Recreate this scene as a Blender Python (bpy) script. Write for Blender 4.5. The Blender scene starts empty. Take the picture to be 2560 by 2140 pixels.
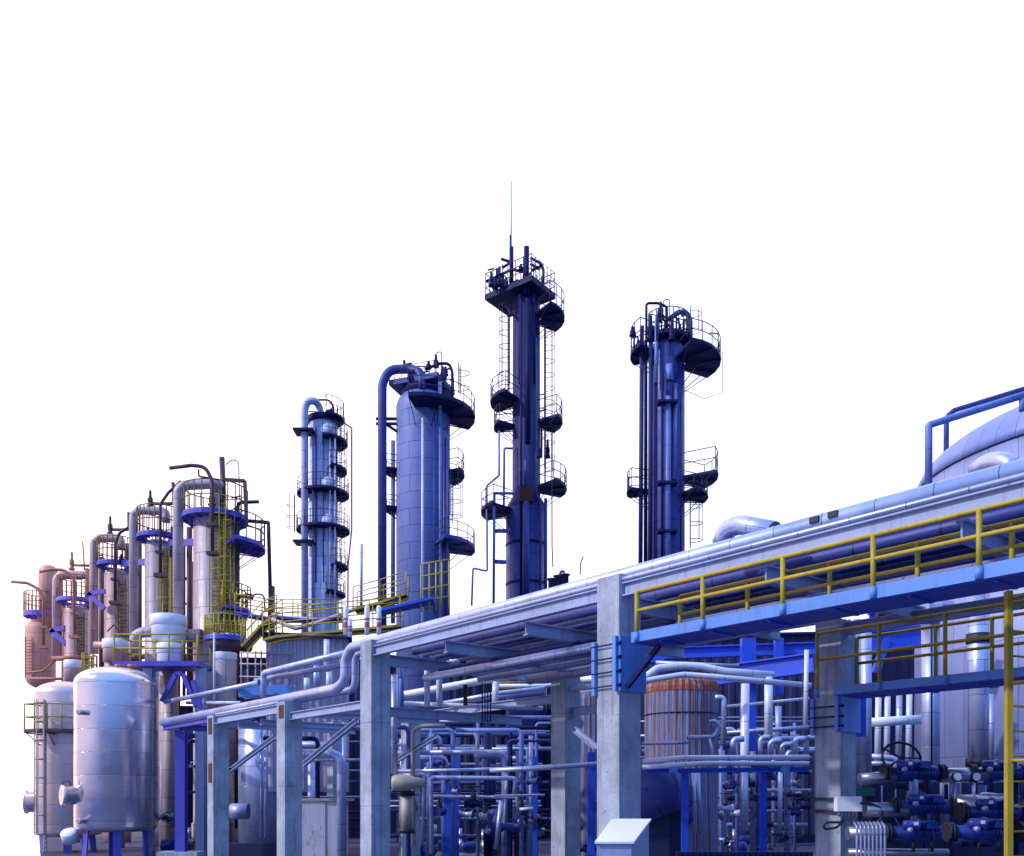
import bpy, math, random
from mathutils import Vector as V
R=random.Random(7)
rad=math.radians
# ---------------------------------------------------------------- camera, world, sun
S=1.5                    # metres per layout unit
F=2250.0; CX=1280.0; HY=1993.0; EYE=2.3
sc=bpy.context.scene
cd=bpy.data.cameras.new('camera'); cam=bpy.data.objects.new('camera',cd); sc.collection.objects.link(cam)
cam.location=(0,0,EYE*S); cam.rotation_euler=(rad(90),0,0)
cd.sensor_fit='HORIZONTAL'; cd.sensor_width=36; cd.lens=F/2560*36; cd.shift_y=(HY-1070)/2560
cd.clip_start=.1; cd.clip_end=2000; sc.camera=cam
sc.render.resolution_x=1024; sc.render.resolution_y=856
sc.view_settings.view_transform='Standard'; sc.view_settings.look='None'
sc.view_settings.exposure=0.2; sc.view_settings.gamma=1
w=bpy.data.worlds.new('World'); sc.world=w; w.use_nodes=True
nt=w.node_tree; nt.nodes.clear()
def wn(t): return nt.nodes.new(t)
out=wn('ShaderNodeOutputWorld'); bg=wn('ShaderNodeBackground'); tc=wn('ShaderNodeTexCoord')
def dotramp(vec,stops):
    d=wn('ShaderNodeVectorMath'); d.operation='DOT_PRODUCT'; d.inputs[1].default_value=V(vec).normalized()
    nt.links.new(tc.outputs['Generated'],d.inputs[0])
    m=wn('ShaderNodeMapRange'); m.inputs[1].default_value=stops[0]; m.inputs[2].default_value=stops[1]
    m.interpolation_type='SMOOTHSTEP'; nt.links.new(d.outputs['Value'],m.inputs[0]); return m.outputs[0]
def mixc(f,a,b):
    m=wn('ShaderNodeMix'); m.data_type='RGBA'; nt.links.new(f,m.inputs[0])
    for i,x in ((6,a),(7,b)):
        if isinstance(x,tuple): m.inputs[i].default_value=(*x,1)
        else: nt.links.new(x,m.inputs[i])
    return m.outputs[2]
front=dotramp((0,1,.3),(.15,.55)); left=dotramp((-1,.1,.1),(-.1,.9)); up=dotramp((0,-.5,1),(.1,.9))
base=mixc(left,(.09,.25,.74),(.88,.76,.95))
base=mixc(up,base,(.32,.56,1.20))
hor=mixc(left,(1.04,1.12,1.45),(1.8,1.35,1.25))
col=mixc(front,base,hor)
low=dotramp((0,0,-1),(.085,.30)); col=mixc(low,col,(.05,.09,.30))
nt.links.new(col,bg.inputs[0]); bg.inputs[1].default_value=1.0
nt.links.new(bg.outputs[0],out.inputs[0])
sd=bpy.data.lights.new('sun','SUN'); sun=bpy.data.objects.new('sun',sd); sc.collection.objects.link(sun)
sd.energy=2.3; sd.angle=rad(1.5); sd.color=(1.0,.95,.92)
sun.rotation_euler=V((.80,.34,-.62)).to_track_quat('-Z','Y').to_euler()
# ---------------------------------------------------------------- materials
def mat(name,color,rough=.5,metal=0,var=.25,streak=.3,brick=None,bump=.0,rust=0,rustc=(.22,.07,.02),vscale=1.0,mortar=.3,spots=0,spec=.5,rscale=(2.2,2.2,.5)):
    m=bpy.data.materials.new(name); m.use_nodes=True; t=m.node_tree; N=t.nodes; L=t.links
    b=N['Principled BSDF']; c=N.new('ShaderNodeTexCoord')
    b.inputs['Roughness'].default_value=rough; b.inputs['Metallic'].default_value=metal
    b.inputs['Specular IOR Level'].default_value=spec
    def mp(vec,s):
        q=N.new('ShaderNodeMapping'); q.inputs['Scale'].default_value=s; L.new(vec,q.inputs[0]); return q.outputs[0]
    def noise(vec,sc_,det=4,r=.6):
        q=N.new('ShaderNodeTexNoise'); q.inputs['Scale'].default_value=sc_; q.inputs['Detail'].default_value=det; q.inputs['Roughness'].default_value=r
        L.new(vec,q.inputs['Vector']); return q.outputs[0]
    def rmp(v,a,b_,c_=0,d_=1):
        q=N.new('ShaderNodeMapRange'); L.new(v,q.inputs[0])
        for i,x in enumerate((a,b_,c_,d_)): q.inputs[i+1].default_value=x
        return q.outputs[0]
    def mx(f,a,b_,mode='MIX'):
        q=N.new('ShaderNodeMix'); q.data_type='RGBA'; q.blend_type=mode
        if isinstance(f,float): q.inputs[0].default_value=f
        else: L.new(f,q.inputs[0])
        for i,x in ((6,a),(7,b_)):
            if isinstance(x,tuple): q.inputs[i].default_value=(*x,1)
            else: L.new(x,q.inputs[i])
        return q.outputs[2]
    geo=N.new('ShaderNodeNewGeometry'); P=geo.outputs['Position']
    dark=tuple(x*(1-var) for x in color); lite=tuple(min(.9,x*(1+var*.6)) for x in color)
    n1=noise(P,.9*vscale,6,.65)
    col=mx(rmp(n1,.3,.7),dark,lite)
    n2=noise(mp(P,(5,5,.25)),1.6,5,.7)
    col=mx(rmp(n2,.52,.75,0,streak),col,tuple(x*.35 for x in color))
    n3=noise(P,14*vscale,4,.7)
    col=mx(rmp(n3,.45,.75,0,.35*var*2),col,tuple(x*.6 for x in color))
    hgt=n3
    if brick:
        br=N.new('ShaderNodeTexBrick'); L.new(c.outputs['UV'],br.inputs['Vector'])
        br.inputs['Scale'].default_value=1; br.inputs['Brick Width'].default_value=brick[0]; br.inputs['Row Height'].default_value=brick[1]
        br.inputs['Mortar Size'].default_value=brick[2]; br.inputs['Mortar Smooth'].default_value=.2
        br.inputs['Color1'].default_value=(1,1,1,1); br.inputs['Color2'].default_value=(.80,.82,.88,1); br.inputs['Mortar'].default_value=(mortar,)*3+(1,)
        col=mx(1.0,col,br.outputs['Color'],'MULTIPLY')
        bp=N.new('ShaderNodeBump'); bp.inputs['Strength'].default_value=.5; bp.inputs['Distance'].default_value=.01
        iv=rmp(br.outputs['Fac'],0,1,1,0); L.new(iv,bp.inputs['Height']); L.new(bp.outputs[0],b.inputs['Normal'])
    elif bump:
        bp=N.new('ShaderNodeBump'); bp.inputs['Strength'].default_value=bump; bp.inputs['Distance'].default_value=.02
        L.new(hgt,bp.inputs['Height']); L.new(bp.outputs[0],b.inputs['Normal'])
    if rust:
        n4=noise(mp(P,rscale),2.2,7,.75)
        col=mx(rmp(n4,.68-rust*.35,.74-rust*.3),col,rustc)
    if spots:
        n5=noise(P,5,5,.75); col=mx(rmp(n5,.62,.66,0,spots),col,tuple(x*.3 for x in color))
    L.new(col,b.inputs['Base Color'])
    L.new(rmp(n1,.3,.7,max(.05,rough-.1),min(1,rough+.15)),b.inputs['Roughness'])
    return m
M={}
M['conc']=mat('weathered_concrete',(.38,.43,.53),.9,0,.44,.95,bump=.8,spots=.6)
M['conc2']=mat('painted_steel_grey',(.33,.40,.60),.6,0,.18,.6,spots=.2,rust=.04)
M['clad']=mat('aluminium_cladding',(.47,.54,.78),.38,.55,.12,.2,brick=(3.0,1.1,.012))
M['clad2']=mat('dull_cladding',(.36,.41,.64),.4,.5,.2,.35,brick=(3.0,1.3,.012))
M['bright']=mat('white_pipe_cladding',(.68,.72,.86),.4,.1,.1,.15,brick=(4.0,1.4,.01))
M['tower']=mat('blue_grey_cladding',(.17,.22,.50),.6,.05,.16,.5,brick=(2.2,1.25,.022),mortar=.22)
M['towerp']=mat('lavender_cladding',(.50,.54,.76),.55,.1,.16,.5,brick=(1.8,1.6,.022),mortar=.25)
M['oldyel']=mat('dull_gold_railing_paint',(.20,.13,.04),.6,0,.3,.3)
M['tdark']=mat('dark_navy_shell',(.016,.022,.15),.65,.0,.25,.5,brick=(2.5,2.2,.025),mortar=.25)
M['tmid']=mat('navy_shell',(.045,.065,.29),.5,.1,.25,.4,brick=(2.2,1.8,.025),mortar=.25)
M['pipeblue']=mat('blue_tinted_pipe',(.17,.25,.60),.5,.1,.15,.3,brick=(3,1.6,.015))
M['shellA']=mat('faint_glow_cladding',(.52,.42,.45),.5,.2,.12,.45,brick=(1.1,1.7,.02),mortar=.35)  # left-row grey, faintly warmed to carry the glow from the far left
M['shellB']=mat('glow_tinted_cladding',(.70,.43,.38),.5,.2,.12,.5,brick=(1.1,1.7,.02),mortar=.35)  # rosier step: stronger far-left glow put into the albedo
M['shellC']=mat('strong_glow_cladding',(.90,.43,.30),.55,.1,.12,.35,brick=(1.1,1.7,.02),mortar=.4)  # pinkest step; the glow at its strongest is in this colour
M['tank']=mat('brushed_steel_tank',(.82,.76,.78),.20,.85,.01,.06,brick=(40,1.25,.014),mortar=.45)
M['navy']=mat('dark_navy_steel',(.008,.011,.09),.6,0,.3,.2,spec=.2)
M['rail']=mat('dark_railing_paint',(.022,.022,.08),.6,0,.2,.1)
M['brownp']=mat('brown_purple_pipe',(.09,.04,.055),.5,.1,.3,.3)
M['rustp']=mat('glow_warmed_rust_pipe',(.48,.20,.13),.55,.1,.3,.3)  # rust tone brightened to hold the left side's warm glow
M['blue']=mat('deep_blue_paint',(.018,.075,.62),.45,0,.15,.25)
M['lblue']=mat('sky_blue_paint',(.10,.26,.68),.45,0,.14,.45,rust=.05)
M['pblue']=mat('violet_blue_paint',(.075,.065,.46),.45,0,.12,.2)
M['valve']=mat('valve_blue_enamel',(.010,.035,.26),.35,0,.2,.3,rust=.05)
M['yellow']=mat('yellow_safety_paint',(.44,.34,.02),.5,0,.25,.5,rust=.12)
M['rust']=mat('rusty_steel',(.085,.03,.016),.8,0,.45,.5,vscale=3)
M['rusttank']=mat('rust_streaked_ribbed_metal',(.20,.25,.47),.6,.1,.25,.4,rust=.60,rustc=(.16,.055,.014),rscale=(8,8,.09))
M['lviolet']=mat('faded_violet_paint',(.24,.15,.58),.5,0,.12,.2)
M['tankw']=mat('glow_tinted_steel_tank',(.86,.68,.64),.32,.6,.01,.08,brick=(40,1.25,.014),mortar=.45)  # rear tank's steel tinted for the warm light at left
M['white']=mat('white_painted_metal',(.80,.82,.90),.4,0,.06,.12)
M['offw']=mat('off_white_rusted_panel',(.50,.52,.62),.5,0,.1,.4,rust=.36,rustc=(.28,.14,.06))
M['black']=mat('black_rubber',(.012,.013,.035),.55,0,.2,.1)
M['steel']=mat('bare_steel_pipe',(.40,.42,.52),.3,.8,.2,.35,rust=.12,rustc=(.2,.14,.10))
M['brass']=mat('dull_beige_pipe',(.45,.40,.36),.5,.2,.2,.5,rust=.1)
M['red']=mat('red_band_paint',(.42,.10,.15),.5,0,.1,.1)
M['darkwall']=mat('shade_dark_backing',(.014,.018,.085),.6,.1,.3,.5)  # near-black navy carries the plant interior's shade; plinth and saddles use it too
M['greywall']=mat('grey_corrugated_wall',(.42,.39,.50),.6,.1,.2,.5,rust=.1)
M['ground']=mat('stained_plant_paving',(.055,.06,.13),.9,0,.35,.0,bump=.5)
M['shadeblue']=mat('shaded_deck_blue',(.030,.05,.26),.6,0,.2,.2)  # darkened blue: the shade of deck undersides is in the colour
M['green']=mat('green_paint',(.02,.13,.13),.5)
M['glass']=mat('gauge_glass_white',(.75,.75,.8),.15,0,.02,0)
# ---------------------------------------------------------------- mesh helpers
def at(px,py,d): return V(((px-CX)/F*d, d, EYE+(HY-py)/F*d))
ZM={1:(0,1100,.342),2:(60,1600,.3077),3:(700,840,.4103),4:(1160,440,.2963),5:(1160,940,.319),6:(1520,720,.399),
    7:(360,1440,.3988),8:(940,1400,.4218),9:(1440,1380,.433),10:(1980,1380,.4332),11:(1780,920,.3714)}
def Z(k,a,b,d):
    x,y,s=ZM[k]; return at(x+a*s,y+b*s,d)
C1=V((1.703,14.3)); U=V((-.631,.776)); W=V((.776,.631))
def rk(s,w,z): return V((C1.x+s*U.x+w*W.x, C1.y+s*U.y+w*W.y, z))
def sat(px,w):              # distance along the rack of a sight line crossing the plane at offset w
    t=(px-CX)/F; b=C1+w*W
    return (b.x-t*b.y)/(t*U.y-U.x)
def RP(k,a,b,w):
    x,y,s=ZM[k]; px=x+a*s; py=y+b*s; q=sat(px,w); p=rk(q,w,0); p.z=EYE+(HY-py)/F*p.y; return p
class MB:
    def __init__(s): s.v=[];s.f=[];s.uv=[];s.sm=[]
    def face(s,idx,uv,smooth=False): s.f.append(idx); s.uv.append(uv); s.sm.append(smooth)
    def box(s,c,size,ax=None,ay=None,az=None):
        c=V(c); ax=(V(ax) if ax else V((1,0,0))).normalized(); az=(V(az) if az else V((0,0,1))).normalized()
        ay=(V(ay) if ay else az.cross(ax)).normalized()
        o=len(s.v); h=[x/2 for x in size]
        for i in (-1,1):
            for j in (-1,1):
                for k in (-1,1): s.v.append(c+ax*h[0]*i+ay*h[1]*j+az*h[2]*k)
        for q in ((0,1,3,2),(4,6,7,5),(0,4,5,1),(2,3,7,6),(0,2,6,4),(1,5,7,3)):
            s.face([o+i for i in q],[(0,0),(size[0],0),(size[0],size[2]),(0,size[2])])
        return s
    def extr(s,prof,p0,p1,up=(0,0,1)):      # profile of (side, up) points swept from p0 to p1
        p0=V(p0);p1=V(p1); d=(p1-p0).normalized(); up=V(up)
        side=d.cross(up).normalized(); upv=side.cross(d).normalized(); n=len(prof); o=len(s.v); L=(p1-p0).length
        for p in (p0,p1):
            for a,b in prof: s.v.append(p+side*a+upv*b)
        for i in range(n):
            j=(i+1)%n; s.face([o+i,o+j,o+n+j,o+n+i],[(i*.2,0),(i*.2+.2,0),(i*.2+.2,L),(i*.2,L)])
        s.face([o+i for i in range(n)][::-1],[(0,0)]*n); s.face([o+n+i for i in range(n)],[(0,0)]*n); return s
    def bar(s,p0,p1,w,h,up=(0,0,1)): return s.extr([(-w/2,-h/2),(w/2,-h/2),(w/2,h/2),(-w/2,h/2)],p0,p1,up)
    def ibeam(s,p0,p1,w,h,t=.02,up=(0,0,1)):
        a=w/2;b=h/2
        return s.extr([(-a,-b),(a,-b),(a,-b+t),(t/2,-b+t),(t/2,b-t),(a,b-t),(a,b),(-a,b),(-a,b-t),(-t/2,b-t),(-t/2,-b+t),(-a,-b+t)],p0,p1,up)
    def chan(s,p0,p1,w,h,t=.015,up=(0,0,1),flip=1):   # open side at +side*flip
        a=w/2*flip;b=h/2
        pr=[(-a,-b),(a,-b),(a,-b+t),(-a+t*flip,-b+t),(-a+t*flip,b-t),(a,b-t),(a,b),(-a,b)]
        if flip<0: pr=pr[::-1]
        return s.extr(pr,p0,p1,up)
    def tube(s,pts,r,n=10,br=None,cap=True,seg=5):
        pts=[V(p) for p in pts]
        if br is None: br=r*2.6
        P=[pts[0]]
        for i in range(1,len(pts)-1):
            a,b,c=pts[i-1],pts[i],pts[i+1]; d1=(a-b);d2=(c-b); l1=d1.length;l2=d2.length
            if l1<1e-6 or l2<1e-6: continue
            d1/=l1;d2/=l2; ang=d1.angle(d2,math.pi)
            if ang>3.0 or br<=0: P.append(b); continue
            t=min(br/math.tan(ang/2),l1*.48,l2*.48)
            q0=b+d1*t;q2=b+d2*t
            for k in range(seg+1):
                u=k/seg; P.append(q0*(1-u)**2+b*2*u*(1-u)+q2*u*u)
        P.append(pts[-1]); Q=[P[0]]
        for p in P[1:]:
            if (p-Q[-1]).length>1e-4: Q.append(p)
        P=Q; m=len(P)
        if m<2: return s
        T=[]
        for i in range(m):
            a=P[max(0,i-1)];b=P[min(m-1,i+1)]; T.append((b-a).normalized())
        x=T[0].cross(V((0,0,1)))
        if x.length<1e-3: x=V((1,0,0))
        x.normalize(); o=len(s.v); L=0;Ls=[]
        for i in range(m):
            if i: L+=(P[i]-P[i-1]).length
            Ls.append(L)
            x=(x-T[i]*x.dot(T[i])); x.normalize(); y=T[i].cross(x)
            for k in range(n):
                a=2*math.pi*k/n; s.v.append(P[i]+(x*math.cos(a)+y*math.sin(a))*r)
        for i in range(m-1):
            for k in range(n):
                k2=(k+1)%n; c=2*math.pi*r/n
                s.face([o+i*n+k,o+i*n+k2,o+(i+1)*n+k2,o+(i+1)*n+k],[(k*c,Ls[i]),(k*c+c,Ls[i]),(k*c+c,Ls[i+1]),(k*c,Ls[i+1])],True)
        if cap:
            s.face([o+k for k in range(n)][::-1],[(0,0)]*n); e=o+(m-1)*n; s.face([e+k for k in range(n)],[(0,0)]*n)
        return s
    def lathe(s,c,prof,n=32,axis=(0,0,1),rib=0,a0=0):
        c=V(c); ax=V(axis).normalized(); x=V((1,0,0)) if abs(ax.x)<.9 else V((0,1,0)); x=(x-ax*x.dot(ax)).normalized(); y=ax.cross(x)
        o=len(s.v); m=len(prof); rm=max(p[0] for p in prof); L=[0]
        for i in range(1,m): L.append(L[-1]+math.hypot(prof[i][0]-prof[i-1][0],prof[i][1]-prof[i-1][1]))
        for r,z in prof:
            for k in range(n):
                a=2*math.pi*k/n+a0; rr=r*(1-(rib if k%2 else 0)); s.v.append(c+ax*z+(x*math.cos(a)+y*math.sin(a))*rr)
        cc=2*math.pi*rm/n
        for i in range(m-1):
            for k in range(n):
                k2=(k+1)%n
                s.face([o+i*n+k,o+i*n+k2,o+(i+1)*n+k2,o+(i+1)*n+k],[(k*cc,L[i]),(k*cc+cc,L[i]),(k*cc+cc,L[i+1]),(k*cc,L[i+1])],not rib)
        s.face([o+k for k in range(n)][::-1],[(0,0)]*n); e=o+(m-1)*n; s.face([e+k for k in range(n)],[(0,0)]*n)
        return s
    def cyl(s,p0,p1,r,n=16): return s.tube([p0,p1],r,n)
    def build(s,name,mt,parent=None,label=None,cat=None,group=None,kind=None):
        me=bpy.data.meshes.new(name)
        if parent is not None: org=V(parent['_o'])
        else:
            org=V((sum(v.x for v in s.v)/len(s.v),sum(v.y for v in s.v)/len(s.v),min(v.z for v in s.v)))
        me.from_pydata([(v-org)*S for v in s.v],[],s.f)
        uvl=me.uv_layers.new(name='UVMap'); i=0
        for uv in s.uv:
            for q in uv: uvl.data[i].uv=(q[0]*S,q[1]*S); i+=1
        me.polygons.foreach_set('use_smooth',s.sm)
        me.materials.append(M[mt] if isinstance(mt,str) else mt); me.update()
        o=bpy.data.objects.new(name,me); sc.collection.objects.link(o)
        if parent is not None: o.parent=parent
        else: o.location=org*S
        o['_o']=tuple(org)
        if label: o['label']=label
        if cat: o['category']=cat
        if group: o['group']=group
        if kind: o['kind']=kind
        return o
def dome(r,z0,h,n=7,rc=0.02):      # profile of a dished head rising h over radius r
    return [(max(rc,r*math.cos(a)),z0+h*math.sin(a)) for a in [math.pi/2*i/n for i in range(n+1)]]
def thing(name,label,cat,base,group=None):
    o=bpy.data.objects.new(name,None); sc.collection.objects.link(o); o.location=V(base)*S; o['_o']=tuple(base)
    o.empty_display_size=.3; o['label']=label; o['category']=cat
    if group: o['group']=group
    return o
def rot2(a): return V((math.cos(a),math.sin(a),0))
def platform(root,c,r0,r1,a0,a1,th=.09,railh=.6,deck='navy',rail='rail',br=True,pr=.014,name='platform'):
    c=V(c); a0=rad(a0);a1=rad(a1); n=max(4,int(abs(a1-a0)/rad(15)))
    m=MB(); o=0; full=abs(a1-a0)>rad(359)
    A=[a0+(a1-a0)*i/n for i in range(n+1)]
    for a in A:
        e=rot2(a)
        for r,z in ((r0,0),(r1,0),(r1,th),(r1-.02,th+.05),(r1-.02,th*.6),(r0,th*.6)): m.v.append(c+e*r+V((0,0,z)))
    for i in range(n):
        for k in range(6):
            k2=(k+1)%6; m.face([i*6+k,i*6+k2,(i+1)*6+k2,(i+1)*6+k],[(0,0),(.1,0),(.1,1),(0,1)])
    if not full:
        m.face(list(range(6)),[(0,0)]*6); m.face([n*6+k for k in range(6)][::-1],[(0,0)]*6)
    if br:
        for a in A[::2]:
            e=rot2(a); m.bar(c+e*(r0-.02)+V((0,0,-.05)),c+e*(r1-.05)+V((0,0,-.02)),.04,.05); m.bar(c+e*r0+V((0,0,-(r1-r0)*.7)),c+e*(r1-.15)+V((0,0,-.05)),.03,.03)
    d=m.build(name,deck,root)
    g=MB(); zz=th
    for a in A: g.tube([c+rot2(a)*(r1-.04)+V((0,0,th)),c+rot2(a)*(r1-.04)+V((0,0,railh+th))],pr,5)
    for h in (.5,1.0):
        g.tube([c+rot2(a)*(r1-.04)+V((0,0,railh*h+th)) for a in A],pr,5,br=0)
    if not full:
        for a in (a0,a1):
            e=rot2(a); g.tube([c+e*r0+V((0,0,railh+th)),c+e*(r1-.04)+V((0,0,railh+th))],pr,5); g.tube([c+e*r0+V((0,0,railh*.5+th)),c+e*(r1-.04)+V((0,0,railh*.5+th))],pr,5)
    ob=g.build('guard_rail',rail,d); return d
def ladder(root,base,z1,ang,mt='rail',cage=True,w=.2,name='ladder',pr=.014,cr=.24,rung=.18):
    b=V(base); a=rad(ang); e=rot2(a); s=rot2(a+math.pi/2); m=MB(); h=z1-b.z
    for k in (-1,1): m.bar(b+s*w*k,b+s*w*k+V((0,0,h)),pr*2,pr*2,up=(1,0,0))
    for i in range(1,int(h/rung)): m.tube([b-s*w+V((0,0,i*rung)),b+s*w+V((0,0,i*rung))],pr*.8,4)
    l=m.build(name,mt,root)
    if cage:
        c=MB(); 
        for j in range(5):
            t=math.pi*j/4; off=s*(cr*math.cos(t))+e*(cr*1.6*math.sin(t)); c.tube([b+off+V((0,0,h*.12 if h>3 else .3)),b+off+V((0,0,h))],pr*.7,4)
        z=h*.12 if h>3 else .3
        while z<h+.01:
            c.tube([b+s*(cr*math.cos(math.pi*j/8))+e*(cr*1.6*math.sin(math.pi*j/8))+V((0,0,z)) for j in range(9)],pr*.9,4,br=0); z+=.75
        c.build('cage',mt,l)
    return l
def flange(m,c,ax,r,t=.04,n=14):
    ax=V(ax).normalized(); m.cyl(V(c)-ax*t/2,V(c)+ax*t/2,r,n)
def pipe(label,pts,r,mt='clad',name='pipe',n=12,br=None,parent=None,fl=None,cat='pipe',group=None):
    m=MB(); m.tube(pts,r,n,br)
    o=m.build(name,mt,parent,label if parent is None else None,cat if parent is None else None,group)
    if fl:
        f=MB()
        for i in fl:
            p=V(pts[i]); q=V(pts[i+1] if i+1<len(pts) and i>=0 else pts[i-1]); flange(f,p,(q-p),r*1.6,r*.5)
        f.build('flange','black' if fl and mt!='steel' else 'valve',o)
    return o
def zpipe(label,k,d,pts,rz,mt='clad',**kw):
    P=[Z(k,p[0],p[1],p[2] if len(p)>2 else d) for p in pts]
    return pipe(label,P,rz*ZM[k][2]/F*d,mt,**kw)
def rpipe(label,k,wo,pts,rz,mt='clad',**kw):
    P=[RP(k,p[0],p[1],p[2] if len(p)>2 else wo) for p in pts]
    return pipe(label,P,rz*ZM[k][2]/F*P[0].y,mt,**kw)
# ---------------------------------------------------------------- ground
g=MB()
P=[(-60,-30),(70,-30),(95,110),(-58,110),(-17.6,33.6),(-14.5,28),(-30,-5)]
g.v=[V((x,y,0)) for x,y in P]; g.face(list(range(len(P))),[(0,0)]*len(P))
g.build('ground','ground',kind='structure')
# ---------------------------------------------------------------- pipe rack
rack=thing('pipe_rack','long pipe rack of pale concrete columns and steel beams crossing the foreground','pipe rack',rk(4,2,0))
def column(s,w,h,sz=.5,joints=(1.35,3.0),mt='conc'):
    m=MB(); z=0; lv=list(joints)+[h]; k=0
    for t in lv:
        ins=.0 if k%2 else .004
        c=rk(s+sz/2,w+sz/2,(z+t)/2-.002)
        m.box(c,(sz-ins,sz-ins,t-z-.012),ax=(U.x,U.y,0)); z=t; k+=1
    m.box(rk(s+sz/2,w+sz/2,h/2),(sz-.03,sz-.03,h-.05),ax=(U.x,U.y,0))
    return m.build('column',mt,rack)
c_main=column(0,0,5.87,joints=(1.5,4.05)); c_two=column(7.73,0,5.87,joints=(2.1,4.0)); c_three=column(12.21,0,4.85,joints=(2.6,)); c_four=column(17.27,0,4.85,joints=(3.4,))
column(5.75,4.1,5.87,joints=(2.9,4.3)); column(-1.4,4.1,5.45,joints=(2.1,3.6)); column(-7.7,0,5.87); column(-8.5,4.1,5.45); 
column(12.6,4.1,4.85,sz=.42); column(17.3,4.1,4.85,sz=.42)
EX=3
def fdir(a,b): return a
hb=.22; zb=5.61
def beam(p0,p1,w=.14,h=.22,name='beam',mt='conc2',t=.022): return MB().ibeam(p0,p1,w,h,t).build(name,mt,rack)
beam(rk(-.01,.12,zb),rk(-7.2,.12,zb)); beam(rk(7.72,.12,zb),rk(.51,.12,zb))
beam(rk(-7.7,.12,zb),rk(-12,.12,zb))
beam(rk(-1.41,4.3,zb-.33),rk(-8,4.3,zb-.33)); beam(rk(5.74,4.3,zb-.05),rk(-.9,4.3,zb-.05)); beam(rk(12.5,4.3,4.7),rk(6.3,4.3,4.7))
for s in (-10.4,-5.25,-2.6,2.55,5.1): beam(rk(s,.2,zb-.235),rk(s,4.6,zb-.235),name='cross_beam',h=.24)
for s,b in ((.25,5.49),(7.98,5.49)): beam(rk(s,.502,b-.02),rk(s,4.7,b-.02),name='cross_beam',h=.26)
for s in (7.98,): beam(rk(s,.502,4.28),rk(s,4.6,4.28),name='cross_beam',h=.22); 
beam(rk(5.74,4.35,4.35),rk(sat(1560,4.35),4.35,4.35),h=.2,name='beam')
beam(rk(12.2,.2,4.45),rk(8.25,.2,4.45),h=.2,name='beam')
beam(rk(17.26,.12,4.68),rk(12.72,.12,4.68),h=.24,w=.16)
for s in (12.45,17.5): beam(rk(s,.502,4.6),rk(s,4.1,4.6),name='cross_beam')
for s in (14.2,15.8,9.6,11): beam(rk(s,.2,4.42),rk(s,4.1,4.42),name='cross_beam',h=.16)
# diagonal braces
for k,p,q,wo in ((7,(545,1215),(820,1010),.25),(7,(1003,1180),(1337,905),.25)):
    MB().chan(RP(k,*p,wo),RP(k,*q,wo),.1,.13).build('brace','conc2',rack)
MB().chan(RP(8,125,1185,2.2),RP(8,355,1045,2.2),.08,.12).build('brace','conc2',rack)
MB().chan(RP(8,1180,1005,2.4),RP(8,1305,1110,2.4),.08,.12).build('brace','conc2',rack)
# rusty inset plates on the columns
def plate(col,s,z0,z1,y0=.18,y1=.38,face='left'):
    m=MB()
    m.box(rk(s+(y0+y1)/2,-.004,(z0+z1)/2),(y1-y0,.012,z1-z0),ax=(U.x,U.y,0)); m.build('rust_plate','rust',col)
plate(c_four,17.27,4.25,4.75,.1,.4); plate(c_four,17.27,2.75,3.35,.1,.4); plate(c_three,12.21,4.4,4.75,.06,.36)
# blue clamp with rods round the big column
def clamp(s,w,z0,z1,zs):
    t=thing('column_clamp','sky blue bolted steel clamp with cross rods round the big front column' if s>-1 else 'blue bolted clamp round the rear column holding the lower walkway','clamp',rk(s,w,z0))
    m=MB(); m.box(rk(s-.03,w+.27,(z0+z1)/2),(.05,.60,z1-z0),ax=(U.x,U.y,0)); m.box(rk(s+.53,w-.02,(z0+z1)/2-.04),(.07,.09,z1-z0),ax=(U.x,U.y,0))
    m.box(rk(s+.03,w-.05,(z0+z1)/2),(.07,.08,z1-z0),ax=(U.x,U.y,0))
    m.build('plate','lblue' if s>-1 else 'lblue',t)
    r=MB()
    for z in zs: r.tube([rk(s-.06,w-.06,z),rk(s+.58,w-.06,z)],.014,6); r.cyl(rk(s-.09,w-.06,z),rk(s-.06,w-.06,z),.03,6)
    r.build('tie_rod','navy',t)
clamp(0,0,3.99,4.86,(4.08,4.3,4.52,4.74)); clamp(-1.4,4.1,3.45,4.1,(3.55,3.72,3.9))
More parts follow.
